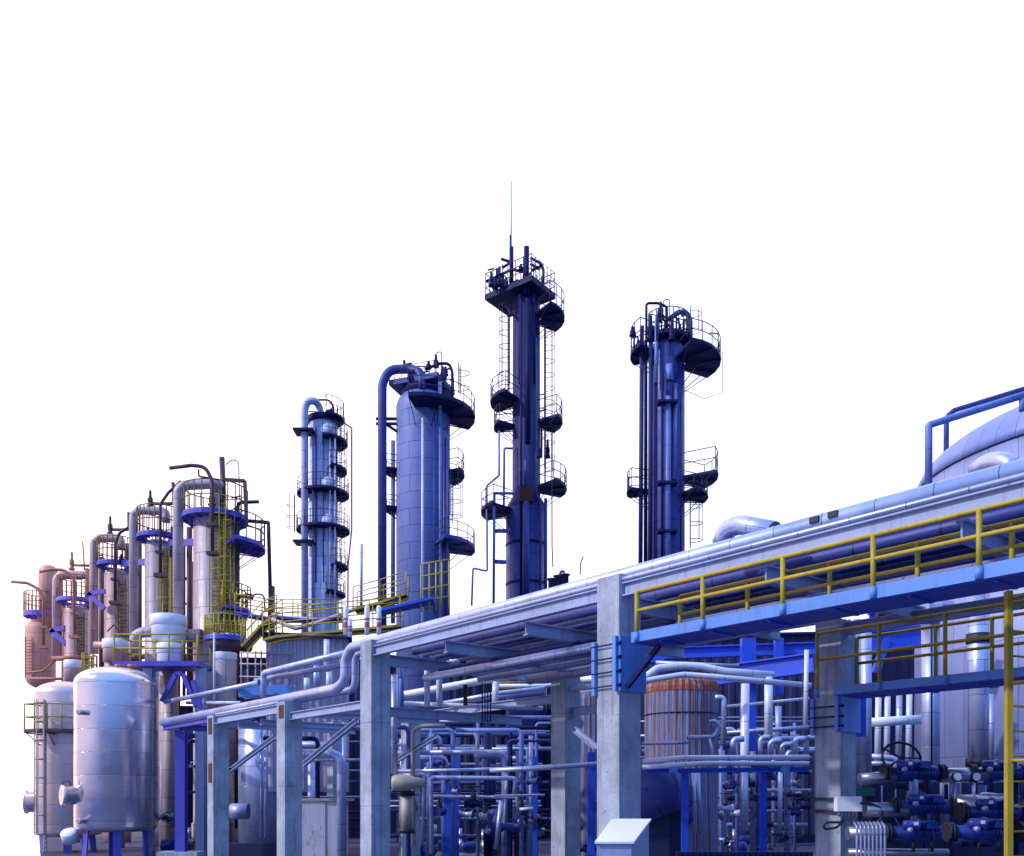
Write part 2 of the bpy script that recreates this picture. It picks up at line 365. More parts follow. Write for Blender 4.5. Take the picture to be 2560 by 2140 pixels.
# ---------------------------------------------------------------- walkways with yellow rails
def walkway(label,s0,s1,w0,w1,z,rh,posts,posts2,chm='lblue',hh=.16):
    t=thing('walkway',label,'walkway',rk(s0,w0,z))
    MB().chan(rk(s0,w0,z-hh/2),rk(s1,w0,z-hh/2),.1,hh,.012,flip=-1).build('side_beam',chm,t)
    MB().chan(rk(s0,w1,z-hh/2),rk(s1,w1,z-hh/2),.1,hh,.012).build('side_beam','blue',t)
    m=MB(); m.box(rk((s0+s1)/2,(w0+w1)/2,z-hh-.0),(abs(s1-s0)-.01,abs(w1-w0)-.03,.02),ax=(U.x,U.y,0))
    n=int(abs(s1-s0)/.9)
    for i in range(n): 
        q=s0+(s1-s0)*(i+.5)/n; m.bar(rk(q,w0+.06,z-hh-.022),rk(q,w1-.06,z-hh-.022),.05,.022)
    m.build('deck','blue' ,t)
    for ww,pp in ((w0-.06,posts),(w1+.02,posts2)):
        g=MB()
        for px in pp:
            q=sat(px,ww) ; 
            g.tube([rk(q,ww,z-.13),rk(q,ww,z+rh)],.033,8)
        a=max(s0,s1) if False else None
        qs=[sat(px,ww) for px in pp]; lo,hi=min(qs),max(qs); lo=min(lo,s1)
        g.tube([rk(hi,ww,z+rh),rk(lo,ww,z+rh)],.028,8); g.tube([rk(hi,ww,z+rh*.52),rk(lo,ww,z+rh*.52)],.028,8)
        g.build('guard_rail','yellow',t)
        for q in qs: MB().cyl(rk(q,ww-.0,z-.16),rk(q,ww,z-.02),.045,8).build('post_socket','lblue',t)
    return t
wk=walkway('upper sky blue walkway with yellow railing running right from the big front column',-.42,-12,-.12,.55,4.84,.6,[1592,1757,1957,2183,2448,2800],[1700,1869,2074,2294,2530,2800])
MB().bar(rk(-.08,.1,4.05),rk(-.75,.1,4.62),.06,.07).build('knee_brace','navy',wk)
wk2=walkway('lower blue walkway with yellow railing beside the rear concrete column',-1.5,-9,3.75,4.6,4.2,.95,[2043,2198,2363,2700],[2143,2339,2480,2700],hh=.14)
# ladder at the right edge
lt=thing('access_ladder','tall yellow ladder with round rungs at the far right of the yard','ladder',Z(10,1250,1755,11))
q0=Z(10,1250,1790,11); q1=Z(10,1250,225,11); 
m=MB(); m.bar((q0.x,q0.y,0),(q1.x,q1.y,q1.z),.07,.08,up=(0,1,0)); m.bar((q0.x+.62,q0.y+.25,0),(q1.x+.62,q1.y+.25,q1.z),.07,.08,up=(0,1,0)); m.build('stringer','yellow',lt)
m=MB()
for b in range(308,2300,145):
    z=Z(10,1250,b*1.0-0,11).z
    if z>.1: m.tube([(q0.x,q0.y,z),(q0.x+.62,q0.y+.25,z)],.014,6)
m.build('rungs','yellow',lt)
for b in (265,760,1205): 
    m=MB(); z=Z(10,0,b,11).z; m.tube([(q0.x,q0.y,z),(q0.x+.12,q0.y-.3,z),(q0.x+.5,q0.y-.3,z),(q0.x+.62,q0.y+.25,z)],.02,6,br=.2); m.build('cage_hoop','yellow',lt)
# ---------------------------------------------------------------- pipes carried by the rack
zt=5.73
sm=sat(864,.30); main=[rk(-13,.30,zt+.19),rk(sm-.3,.30,zt+.16),rk(sm,.30,zt-.1),rk(sm,.30,5.12),rk(sm+.45,.30,4.98),rk(22.9,.30,4.98)]
o=pipe('big silvery pipe along the rack front that steps down past the second column',main,.125,'clad',n=20,br=.34)
m=MB(); 
for a,b in ((690,1022),(815,985)): p=RP(11,a,b,.17); m.box(p,(.13,.05,.075),ax=(U.x,U.y,0))
m.build('support_shoe','black',o)
pipe('thin white conduit lying on the front beam of the rack',[rk(-12,.08,zt+.045),rk(7.6,.08,zt+.045)],.035,'clad',n=8)
pipe('second silvery pipe dropping just behind the big stepped pipe',[rk(7.6,.75,zt+.13),rk(sat(888,.75),.75,zt+.13),rk(sat(888,.75),.75,4.98),rk(sat(888,.75)+.7,.75,4.98),rk(21,.75,4.98)],.09,'clad2',n=14,br=.28)
deckp=[(1.15,.10,'tmid'),(1.5,.13,'clad2'),(1.9,.08,'tmid'),(2.2,.12,'tmid'),(2.6,.16,'clad2'),(3.0,.09,'tmid'),(3.35,.12,'clad'),(3.75,.10,'tmid'),(4.15,.14,'clad2')]  # tmid entries put the shade between the rails into pipe colour
def words(n):
    t={20:'twenty',30:'thirty',40:'forty',50:'fifty'}; o=ORD[:20]
    return o[n-1] if n<=20 else (t[n//10*10]+' '+o[n%10-1] if n%10 else {30:'thirtieth',40:'fortieth',50:'fiftieth'}[n])
ORD=['first','second','third','fourth','fifth','sixth','seventh','eighth','ninth','tenth','eleventh','twelfth','thirteenth','fourteenth','fifteenth','sixteenth','seventeenth','eighteenth','nineteenth','twentieth','twenty first','twenty second','twenty third','twenty fourth']
for i,(wo,r,mt) in enumerate(deckp):
    pipe('%s grey pipe behind the big front pipe on the upper rack level'%ORD[i],[rk(-13,wo,zt-.1+r-.02),rk(7.7+(i%3)*.2,wo,zt-.1+r-.02)],r,mt,n=12,group='pipes side by side on the upper rack level')
for i,(wo,r,s0,s1) in enumerate(((.95,.07,-12,-.4),(2.05,.07,-12,-1),(3.2,.12,sat(1585,3.2),6),(2.5,.07,sat(1570,2.5),7),(1.3,.09,.7,7.5))):
    pipe('%s hanging under the rack cross beams'%['slim grey pipe nearest the walkway rails','slim pipe second from the walkway','fattest grey pipe','slim pipe left of the big column','silver pipe nearest the front beam'][i],[rk(s0,wo,5.16-r),rk(s1,wo,5.16-r)],r,'bright' if i==1 else 'clad' if i==4 else 'clad2',n=12,group='pipes under the rack beams')
tr=MB(); tr.chan(rk(-12,1.75,5.02),rk(7.4,1.75,5.02),.9,.06,.012,up=(W.x,W.y,0)); 
m=MB(); m.box(rk(-2.4,1.75,5.2),(19,.62,.03),ax=(U.x,U.y,0)); 
for k in (-1,1): m.box(rk(-2.4,1.75+k*.33,5.21),(19,.02,.12),ax=(U.x,U.y,0))
m.build('cable_tray','navy',label='dark cable tray hung lengthwise beneath the rack beams',cat='cable tray')
sa=sat(1575,3.95); m=MB(); m.box(rk((sa+6)/2,3.6,5.2),(6-sa,.7,.03),ax=(U.x,U.y,0)); m.build('cable_tray','tdark',label='wide navy tray under the rear pipes of the rack',cat='cable tray')
# elbows rising behind the big pipe
pipe('ribbed elbow pipe rising behind the front pipe near the fourth tower',[Z(11,60,1180,13.5),Z(11,110,1075,13.3),Z(11,200,1055,13.1),Z(11,420,1100,12.6)],.14,'clad',br=.3,n=14)
pipe('short elbow pipe rising behind the front pipe by the domed tank',[Z(11,1770,700,12.5),Z(11,1850,635,12.3),Z(11,1960,620,12.0),Z(11,2040,680,11.9)],.12,'clad',br=.25,n=14)
# low rack pipes
rpipe('pale pipe slanting above the low rack at its left end',7,.9,[(135,790),(725,668)],14,'clad')
rpipe('pale pipe rising from the low rack and turning toward the second column',7,1.0,[(748,765),(748,608),(1300,475)],19,'clad',br=.2)
rpipe('second pale pipe just below the raised pipe near the second column',7,1.3,[(700,655),(1300,548)],15,'clad2')
rpipe('short white pipe lying behind the low rack pipes',7,2.4,[(270,795),(610,795)],10,'bright')
pipe('thin white conduit on the low rack front beam',[rk(12.7,.06,4.85),rk(17.2,.06,4.85)],.03,'bright',n=8)
b=thing('lean_to_frame','violet blue steel frame standing on a concrete block at the left rack end','steel frame',rk(19.5,.3,0))
MB().ibeam(rk(17.9,.12,4.73),rk(22.3,.12,4.73),.16,.17).build('beam','pblue',b); MB().ibeam(rk(17.9,1.6,4.73),rk(22,1.6,4.73),.16,.17).build('beam','pblue',b)
pp=Z(7,235,1690,31.5); MB().ibeam((pp.x,pp.y,.35),(pp.x,pp.y,4.64),.34,.34,.05,up=(0,1,0)).build('post','pblue',b)
MB().ibeam(rk(20.9,.21,4.68),rk(20.9,1.52,4.68),.14,.2).build('cross_beam','pblue',b)
MB().box((pp.x,pp.y,.2),(1.4,.9,.4)).build('base_block','conc',b)
MB().ibeam(rk(17.9,.6,0),rk(17.9,.6,4.8),.2,.2,.03,up=(0,1,0)).build('post','pblue',b)
# ---------------------------------------------------------------- left tanks
def vtank(label,px,d,hw,ytop,ydome,ybot,group=None,nm='storage_tank',tm='tank'):
    r=hw/F*d; zt_=at(0,ytop,d).z; zd=at(0,ydome,d).z; zb_=at(0,ybot,d).z; c=at(px,0,d); c.z=0
    t=thing(nm,label,'tank',c)
    MB().lathe(c,[(.05,zb_-.12),(r*.7,zb_-.1),(r*.96,zb_),(r,zb_+.12)]+[(r,z) for z in (zd-.02,)]+[(r*math.cos(a)**.8 if a<1.5 else .02,zd+(zt_-zd)*math.sin(a)) for a in [math.pi/2*i/10 for i in range(0,10)]]+[(.02,zt_)],64).build('shell',tm,t)
    l=[]
    for a in (-125,-65,-10,55,120,180):
        e=rot2(rad(a)); MB().bar(c+e*r*.86,c+e*r*.8+V((0,0,zb_+.05)),.28,.05,up=e).build('leg','pblue',t)
    return t,c,r
tk,c,r=vtank('large shiny steel tank with a domed top and side manhole at the left',291,33.5,97,1670,1712,2072)
def noz(root,c,r,px,py,d,rr,ln,ang=-90,nm='nozzle',mt='tank',hinge=False):
    p=at(px,py,d); e=rot2(rad(ang)); p=V((c.x,c.y,p.z))+e*(r-.1); m=MB(); m.lathe(p,[(rr,0),(rr,ln),(rr*1.15,ln),(rr*1.15,ln+.08),(rr*.98,ln+.1)],24,axis=e); o=m.build(nm,mt,root)
    if hinge:
        h=MB(); q=p+e*(ln+.05)+V((0,0,rr*1.15)); h.tube([q,q+V((0,0,.14)),q+V((.25,0,.14)),q+V((.3,0,-.05))],.02,6); h.build('hinge','brownp',o)
noz(tk,c,r,0,1989,33.5,.33,.45,-140,'manhole',hinge=True); noz(tk,c,r,0,1790,33.5,.09,.3,-112); noz(tk,c,r,0,2050,33.5,.09,.3,-112)
m=MB()
for x,y in ((775,235),(880,235)): p=Z(2,x,y+10,33.5); m.cyl(p-V((0,0,.3)),p+V((0,0,.12)),.1,12); m.cyl(p+V((0,0,.1)),p+V((0,0,.2)),.17,12)
m.build('vent','rustp',tk)
tk2,c2,r2=vtank('second steel tank half hidden behind the larger one at the left edge',172,38,78,1706,1738,2085,tm='tankw')
platform(tk2,(c2.x,c2.y,at(0,1838,38).z),r2,r2+.7,-118,-40,railh=1.05,deck='brownp',rail='yellow',pr=.03)
q=at(112,0,36.2); ladder(tk2,(q.x,q.y,0.1),at(0,1750,36.2).z,200,'brass',pr=.03,w=.22)
noz(tk2,c2,r2,0,2005,38,.42,.35,-165,'manhole'); 
p=Z(2,385,1630,33); MB().lathe(p,[(.02,-.0),(.3,.01),(.3,.35),(.27,.4),(.02,.42)],20,axis=(0,-.5,.8)).build('drum','white',label='small bright drum lying between the legs of the two left tanks',cat='drum')
# ---------------------------------------------------------------- left column group
YEL='yellow'
def shell(root,c,prof,mt,n=40,name='shell'): return MB().lathe(c,prof,n).build(name,mt,root)
def col_tower(label,px,d,hw,ytop,mt,neck=True,name='process_column',cap=.45,cat='column'):
    r=hw/F*d; c=at(px,0,d); c.z=0; z=at(0,ytop,d).z
    t=thing(name,label,cat,c); shell(t,c,[(r*1.08,0),(r*1.08,1.2),(r,1.25),(r,z)]+[(r*math.cos(a),z+cap*r*math.sin(a)*1.2) for a in [math.pi/2*i/6 for i in range(1,6)]]+[(.03,z+cap*r*1.2)],mt); return t,c,r,z
def tz(root,k,d,pts,rz,mt,nm,n=12,br=None):
    P=[Z(k,p[0],p[1],p[2] if len(p)>2 else d) for p in pts]; m=MB(); m.tube(P,rz*ZM[k][2]/F*d,n,br); return m.build(nm,mt,root)
def valve_top(root,k,d,x,y0,y1,mt,nm='relief_valve'):
    m=MB(); a=Z(k,x,y1,d); b=Z(k,x,y0,d); h=b.z-a.z
    m.lathe(a,[(.06,0),(.16,0),(.16,h*.1),(.09,h*.12),(.13,h*.3),(.13,h*.5),(.07,h*.6),(.07,h*.9),(.03,h)],10); return m.build(nm,mt,root)
PR=.03
# A
tA,cA,rA,zA=col_tower('tallest pale column of the left row with a bent dark relief pipe',538,38,52,1302,'shellA')
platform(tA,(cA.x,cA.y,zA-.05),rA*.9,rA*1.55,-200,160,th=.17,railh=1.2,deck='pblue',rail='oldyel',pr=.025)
tz(tA,1,37.6,[(1303,1430),(1303,370),(1350,330),(1590,318),(1600,330,38),(1600,560,38)],37,'shellA','overhead_pipe',16,.75)
tz(tA,1,36.2,[(1553,850),(1553,300),(1500,195),(1400,185),(1240,205)],14,'brownp','relief_pipe',10,.6)
tz(tA,1,36.6,[(1452,215),(1452,265),(1600,290)],7,'brownp','relief_pipe',8)
tz(tA,1,38,[(1622,128),(1640,560)],20,'brownp','vent_stack')
tz(tA,1,38.4,[(1650,180),(1700,140),(1745,160),(1750,420)],4,'rail','thin_pipe',6,.3)
m=MB()
for a,b in (((1640,290),(1790,300)),((1790,300),(1802,600)),((1700,290),(1700,500))): m.bar(Z(1,*a,37.5),Z(1,*b,37.5),.13,.13)
m.build('davit','brownp',tA)
tz(tA,1,38.2,[(1800,590),(1962,603),(1975,1080)],14,'brownp','drain_pipe',8,.05)
tz(tA,1,38.2,[(1985,1070),(1990,1950)],24,'brownp','drain_pipe',10)
platform(tA,(cA.x,cA.y,at(0,1372,38).z),rA,rA*2.35,-50,40,th=.12,railh=1.1,deck='pblue',rail='rail',pr=.025)
platform(tA,(cA.x,cA.y,at(0,1545,38).z),rA,rA*1.5,-60,60,th=.1,railh=1.0,deck='pblue',rail='yellow',pr=.03)
ladder(tA,(cA.x+.55*rA,cA.y-rA-.15,at(0,1620,38).z),at(0,1265,38).z,-70,YEL,pr=.028,w=.22,cr=.36)
m=MB()
for y in (620,830): m.box(Z(1,1553,y,36.3),(.42,.35,.12))
m.build('flange','brownp',tA)
# B C D E
def lcol(label,px,d,hw,ytop,mt,legx,legy0,legy1,archx,archtop,rl,plat,legr,pm='brownp',dk='pblue'):
    t,c,r,z=col_tower(label,px,d,hw,ytop,mt)
    tz(t,1,d-.2,[(legx,legy1),(legx,archtop+30),(legx+40,archtop),(archx,archtop+5),(archx,legy0)],legr,mt,'overhead_pipe',16,.75)
    if rl: 
        tz(t,1,d-r-.6,rl,11,pm,'relief_pipe',10,.5)
        m=MB(); m.box(Z(1,rl[0][0],rl[0][1],d-r-.55),(.5,.35,.16)); m.box(Z(1,rl[0][0],rl[0][1]-170,d-r-.5),(.36,.3,.12)); m.build('flange',pm,t)
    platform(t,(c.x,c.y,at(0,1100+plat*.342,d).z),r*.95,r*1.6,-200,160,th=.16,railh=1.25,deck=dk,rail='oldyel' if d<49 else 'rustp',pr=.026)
    return t,c,r,z
tB,cB,rB,zB=lcol('second column of the left row with an arched overhead pipe',398,42,34,1367,'shellA',975,600,1440,1215,515,[(1172,990),(1172,470),(1230,385),(1325,300)],735,30)
valve_top(tB,1,42,1098,365,490,'brownp'); tz(tB,1,42,[(1098,465),(1268,465),(1265,310)],13,'brownp','vent_stack',8,.1)
MB().bar(Z(1,1235,752,41),Z(1,1425,748,39),.14,.3).build('bracket','pblue',tB)
tC,cC,rC,zC=lcol('third column of the left row with a purple brace to its pipe',293,46,30,1440,'shellB',687,800,1560,885,715,[(842,1190),(842,760),(870,680),(940,640)],935,31)
valve_top(tC,1,46,805,555,690,'brownp'); tz(tC,1,46,[(805,655),(942,655),(940,530)],12,'brownp','vent_stack',8,.1)
MB().bar(Z(1,645,1120,45),Z(1,765,1235,45),.14,.22).build('brace','lviolet',tC); MB().bar(Z(1,620,1130,45),Z(1,770,1105,45),.14,.22).build('brace','lviolet',tC)
MB().bar(Z(1,900,905,45),Z(1,1070,890,43),.14,.3).build('bracket','pblue',tC)
tD,cD,rD,zD=lcol('fourth column of the left row with a rust coloured relief pipe',191,50,29,1529,'shellB',417,1010,1600,605,985,[(546,1440),(540,1010),(470,950),(380,945),(290,962)],1195,33,pm='rustp',dk='lviolet')
valve_top(tD,1,50,525,815,950,'rustp'); tz(tD,1,50,[(535,915),(655,918)],10,'rustp','vent_stack',8); tz(tD,1,50,[(604,735),(618,950)],5,'rustp','vent_stack',6)
MB().bar(Z(1,375,1390,49.5),Z(1,480,1490,49.5),.16,.26).build('brace','lviolet',tD); MB().bar(Z(1,365,1395,49.5),Z(1,475,1372,49.5),.16,.26).build('brace','lviolet',tD)
rE=35/F*54; cE=at(101,0,54); cE.z=0; zE=at(0,1575,54).z; zEb=at(0,1698,54).z
tE=thing('process_column','warm glow tinted stout column ending the left row','column',cE)
shell(tE,cE,[(rE*.4,zEb-.5),(rE*.8,zEb-.3),(rE,zEb)]+[(rE,zE)]+[(rE*math.cos(a),zE+.72*rE*math.sin(a)) for a in [math.pi/2*i/6 for i in range(1,6)]]+[(.03,zE+.72*rE)],'shellC')
shell(tE,cE+V((.3,0,0)),[(rE*.38,0),(rE*.38,zEb-.48)],'shellC',24,'skirt')
platform(tE,(cE.x,cE.y,at(0,1544,54).z),rE*.6,rE*1.1,0,360,th=.25,railh=1.2,deck='lviolet',rail='rustp',pr=.03)
tz(tE,1,52,[(318,1515),(318,1150),(275,1085),(200,1045),(85,1035)],11,'rustp','relief_pipe',10,.6)
m=MB(); m.box(Z(1,318,1515,52),(.5,.35,.18)); m.box(Z(1,318,1370,52),(.36,.3,.12)); m.build('flange','rustp',tE)
m=MB(); m.lathe(Z(1,355,1200,54),[(.55,-1.5),(.55,1.8),(.5,2.1),(.3,2.3)],16); m.build('riser','shellC',tE)
ladder(tE,(cE.x-rE*.2,cE.y-rE-.15,at(0,1698,54).z),at(0,1600,54).z,-90,'rustp',pr=.03,cage=False)
q=random.Random(11)
for (t_,c_,r_,z_,d_,mt_) in ((tA,cA,rA,zA,38,'brownp'),(tB,cB,rB,zB,42,'brownp'),(tC,cC,rC,zC,46,'brownp'),(tD,cD,rD,zD,50,'rustp')):
    for i in range(5):
        a=rad(q.uniform(-60,20)); rr=r_+q.uniform(.1,.35); x=c_.x+rr*math.cos(a); y=c_.y+rr*math.sin(a); zt=z_*q.uniform(.7,1.06)
        pts=[(x,y,1),(x,y,zt)]
        if i%2: pts.append((x+q.uniform(.3,.9),y,zt+q.uniform(-.1,.1)))
        MB().tube(pts,q.uniform(.04,.1),8).build('side_pipe',mt_,t_)
    zl=z_*.55
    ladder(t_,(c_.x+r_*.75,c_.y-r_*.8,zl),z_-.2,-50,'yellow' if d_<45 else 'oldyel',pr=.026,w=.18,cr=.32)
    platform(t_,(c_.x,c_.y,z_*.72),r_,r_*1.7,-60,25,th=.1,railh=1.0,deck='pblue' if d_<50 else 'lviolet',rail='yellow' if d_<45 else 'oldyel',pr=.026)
    MB().lathe(c_+V((r_*.9,-r_*.2,z_*.62)),[(.02,.8),(.28,.78),(.28,0)],14,axis=(1,-.2,0)).build('manhole',mt_,t_)
# drums in front of the left columns
def drum(label,px,d,hw,ytop,ybot,mt,skirt=True,cat='vessel'):
    r=hw/F*d; c=at(px,0,d); c.z=0; z1=at(0,ytop,d).z; z0=at(0,ybot,d).z; t=thing('vessel',label,cat,c)
    MB().lathe(c,[(r*.6,z0-.3),(r*.97,z0-.28),(r*.97,z1-.02),(r*.95,z1),(.03,z1+.03)],32).build('shell',mt,t)
    MB().lathe(c,[(r*1.0,z1-.42),(r*1.03,z1-.41),(r*1.03,z1-.01),(r*.98,z1+.005)],32).build('top_band','white',t)
    MB().lathe(c,[(r*.55,0),(r*.55,z0-.3*r)],16).build('skirt','shellA',t)
    return t,c,r
tG,cG,rG=drum('squat white vessel with a bright lid band in front of the left columns',422,36.5,42,1540,1590,'white')
drum('lower white vessel inside the yellow railed platform',425,36,31,1610,1660,'white')
drum('squat pale vessel standing before the third left column',292,41,33,1600,1640,'shellB')
drum('small pale drum in front of the fourth left column',186,46,24,1652,1690,'shellB')
tF,cF,rF=drum('vessel with a flared blue platform right of the tallest left column',563,36,28,1625,1900,'shellA')
MB().lathe(cF,[(rF*1.0,at(0,1634,36).z),(rF*1.3,at(0,1622,36).z),(rF*1.78,at(0,1607,36).z)],24).build('cone','brownp',tF); MB().lathe(cF,[(rF*1.7,at(0,1607,36).z+.002),(rF*1.85,at(0,1606,36).z),(rF*1.85,at(0,1600,36).z),(rF*1.0,at(0,1599,36).z)],24).build('platform','pblue',tF)
MB().lathe((cF.x+.25,cF.y,0),[(rF*1.15,at(0,1600,36).z),(rF*1.15,at(0,1588,36).z),(.03,at(0,1585,36).z)],24).build('lid','white',tF)
platform(tF,(cF.x,cF.y,at(0,1600,36).z),rF*1.5,rF*1.84,0,360,th=.06,railh=.85,deck='pblue',rail='yellow',pr=.028,br=False)
# yellow railed platform left
t=thing('service_platform','square blue service platform with yellow rails on grey legs behind the tank','platform',Z(1,1250,1650,35.5))
MB().box(Z(1,1250,1655,35.2)+V((-.3,0,0)),(3.3,1.6,.18)).build('deck','pblue',t)
g=MB(); a=Z(1,1250,1655,35.2)+V((-.3,0,.09))
for sx in (-1.6,-.6,.5,1.6):
    for sy in (-.75,.75): g.tube([a+V((sx,sy,0)),a+V((sx,sy,1.05))],.035,6)
for h in (.5,1.03):
    g.tube([a+V((x,y,h)) for x,y in ((-1.6,.75),(-1.6,-.75),(1.6,-.75),(1.6,.75),(-1.6,.75))],.032,6,br=0)
g.build('guard_rail','yellow',t)
for x in (1090,1470): 
    q=Z(1,x,1670,35); MB().bar((q.x,q.y,0),(q.x,q.y,q.z),.35,.35,up=(0,1,0)).build('leg','conc2',t)
m=MB()
for p,q in (((1120,500),(1235,275)),((1235,275),(1290,275)),((1290,275),(1400,540)),((1370,330),(1440,560))): m.bar(Z(2,*p,34.5),Z(2,*q,34.5),.13,.16)
m.build('brace','pblue',t)
zpipe('pale pipe leading left from the service platform over the tank',1,35,[(890,1640),(1180,1650)],22,'clad',n=12)
zpipe('fat pale elbow beside the squat white vessel',1,36.8,[(980,1560),(985,1430),(1060,1400),(1130,1410)],38,'shellA',n=14,br=.6)
zpipe('grey stub pipe between the squat vessel and the tallest left column',1,37,[(1340,1430),(1475,1430)],48,'shellA',n=16)
zpipe('horizontal glow warmed pipe crossing in front of the third left column',1,42,[(860,1585),(1140,1580)],22,'rustp',n=12)
zpipe('short pale pipe left of the third left column',1,43,[(690,1500),(870,1500)],26,'shellB',n=12)
zpipe('glow warmed horizontal pipe joining the last two left columns',1,49,[(380,1600),(600,1590)],18,'rustp',n=12)
zpipe('slender white standpipe in front of the flared vessel',2,33,[(1545,500),(1545,-60)],9,'bright',n=8)
zpipe('thin crooked pipe in front of the third left column',1,44,[(870,1560),(868,1400),(835,1345),(785,1400)],5,'brownp',n=6)
zpipe('rust pipe along the foot of the glow tinted column',1,50,[(190,1700),(310,1690),(420,1600)],8,'rustp',n=8)
zpipe('level rust coloured pipe at the base of the glow tinted column',1,50,[(220,1745),(600,1745)],11,'rustp',n=8)
for i,(x,y0,y1,rz_,dd) in enumerate(((1385,640,1380,22,41),(1412,890,1400,8,40.5),(1020,700,1430,18,45),(745,860,1480,22,49),(1345,740,1400,12,41.5),(930,760,1430,22,47),(635,940,1600,18,51),(465,1180,1560,16,53))):
    zpipe(['dark pipe just left of the tallest left column','slim dark pipe close against the tallest left column','slim brown pipe between the second and third left columns','brown pipe between third and fourth left columns','thin brown pipe right of the second left column','wide brown pipe right of the third left column','glow warmed brown pipe right of the fourth left column','glow warmed pipe between the last two left columns'][i],1,dd,[(x,y1+500),(x,y0)],rz_,'brownp' if i<6 else 'rustp',n=8)
m=MB(); t=thing('yellow_ladder','caged yellow ladder between the tank top and left columns','ladder',Z(1,650,1700,43)); b0=Z(1,645,1760,43); ladder(t,b0,Z(1,0,1560,43).z,-90,'yellow',pr=.035,w=.25)
# mid-left ladders
t=thing('yellow_ladder','long yellow ladder on the second left column','ladder',Z(1,1262,1450,40)); ladder(t,Z(1,1262,1450,40),Z(1,0,860,40).z,-90,'yellow',cage=False,pr=.03,w=.1)
# ---------------------------------------------------------------- tall towers
# T1
def tower(label,name,px,d,prof,mt,cat='tower'):
    c=at(px,0,d); c.z=0; t=thing(name,label,cat,c)
    pr=[]
    for y,h in prof: pr.append((max(.02,h/F*d),at(0,y,d).z if y<3000 else 0))
    MB().lathe(c,pr[::-1],48).build('shell',mt,t)
    return t,c
d=60; k=3
t1,c1=tower('slim tower with six small platforms, leftmost of the tall towers','distillation_tower',808,d,[(1038,5),(1042,22),(1050,30),(1065,34),(1400,35),(1405,38),(3001,38)],'towerp')
r1=35/F*d
def pz(py,d): return at(0,py,d).z
tz(t1,3,d-1.2,[(151,1900),(151,440),(170,395),(215,395),(245,440,d),(250,520,d)],22,'towerp','overhead_pipe',16,1.0)
tz(t1,3,d,[(200,388),(300,390),(325,430),(327,520)],6,'navy','vent_pipe',8,.4)
MB().lathe(c1,[(r1*.7,pz(1062,d)),(r1*1.08,pz(1060,d)),(r1*1.08,pz(1045,d)),(r1*.7,pz(1044,d))],24).build('top_ring','navy',t1)
for py,a0,a1,ro in ((1110,-80,60,1.75),(1180,-60,50,1.7),(1240,-190,50,1.85),(1330,-200,50,1.9),(1420,-50,50,1.75),(1490,-70,50,1.6)):
    platform(t1,(c1.x,c1.y,pz(py,d)),r1,r1*ro,a0,a1,th=.12,railh=.9,pr=.02)
platform(t1,(c1.x,c1.y,pz(1052,d)),r1,r1*1.5,-70,60,th=.1,railh=1.1,pr=.022)
tz(t1,3,d+.5,[(350,505),(437,560),(437,1180),(415,1400),(412,1900)],5,'pipeblue','side_pipe',8)
for x in (200,305,335): tz(t1,3,d-1.1,[(x,600),(x,1880)],6,'towerp' if x!=200 else 'pipeblue','side_pipe',8)
for x,y in ((297,580),(300,905),(300,1133)):
    p=Z(3,x,y,d-r1*.9); MB().lathe(p,[(.02,.35),(.42,.33),(.42,0)],20,axis=(0,-1,0)).build('manhole','towerp',t1)
ladder(t1,(c1.x+r1+.15,c1.y-.3,pz(1500,d)),pz(1050,d),-20,pr=.02,w=.16,cr=.3)
ladder(t1,(c1.x-r1-.9,c1.y-.3,pz(1335,d)),pz(1240,d),200,pr=.02,w=.16,cr=.3)
for y in (585,1260): MB().box(Z(3,150,y,d-1.2),(1.3,1.2,.12)).build('pipe_clamp','navy',t1)
zpipe('lone slender standpipe between the first two tall towers',3,55,[(495,1640),(497,1268)],9,'towerp',n=8)
# T2
d=46
t2,c2_=tower('widest tall tower with a fat curved overhead pipe at its left','distillation_tower',1058,d,[(955,8),(962,40),(992,50),(996,54),(1005,62),(1020,67),(3001,67)],'tower')
r2_=67/F*d
tz(t2,3,d-.6,[(623,1900),(623,290),(665,205),(800,200),(862,225,d-1),(868,330,d-1)],27,'tmid','overhead_pipe',20,1.25)
MB().lathe(c2_,[(r2_*.72,pz(998,d)),(r2_*.80,pz(997,d)),(r2_*.80,pz(968,d)),(r2_*.6,pz(966,d))],32).build('skirt_ring','navy',t2)
m=MB(); zz=pz(972,d)
m.box((c2_.x-.05,c2_.y,zz+.05),(r2_*1.95,r2_*1.6,.26),ax=(.94,-.34,0)); m.build('platform','shadeblue',t2)
g=MB(); 
def rect_rail(g,c,hx,hy,h,ax,pr,n=6):
    ax=V(ax).normalized(); ay=V((-ax.y,ax.x,0)); cs=[c+ax*x*hx+ay*y*hy for x,y in ((-1,-1),(1,-1),(1,1),(-1,1),(-1,-1))]
    for i in range(4):
        for j in range(n): q=cs[i].lerp(cs[i+1],j/n); g.tube([q,q+V((0,0,h))],pr,5)
    for f in (.5,1): g.tube([q+V((0,0,h*f)) for q in cs],pr,5,br=0)
rect_rail(g,V((c2_.x-.05,c2_.y,zz+.18)),r2_*.95,r2_*.78,.6,(.94,-.34,0),.016,4); g.build('guard_rail','rail',t2)
platform(t2,(c2_.x,c2_.y,pz(1046,d)),r2_,r2_*1.95,-100,30,th=.14,railh=.85,pr=.02)
platform(t2,(c2_.x,c2_.y,pz(1190,d)),r2_,r2_*1.55,-28,40,th=.12,railh=.95,pr=.02)
platform(t2,(c2_.x,c2_.y,pz(1376,d)),r2_,r2_*1.95,-62,25,th=.14,railh=.8,pr=.02,deck='shadeblue')
platform(t2,(c2_.x,c2_.y,pz(1180,d)),r2_,r2_*1.45,160,200,th=.1,railh=.6,pr=.02)
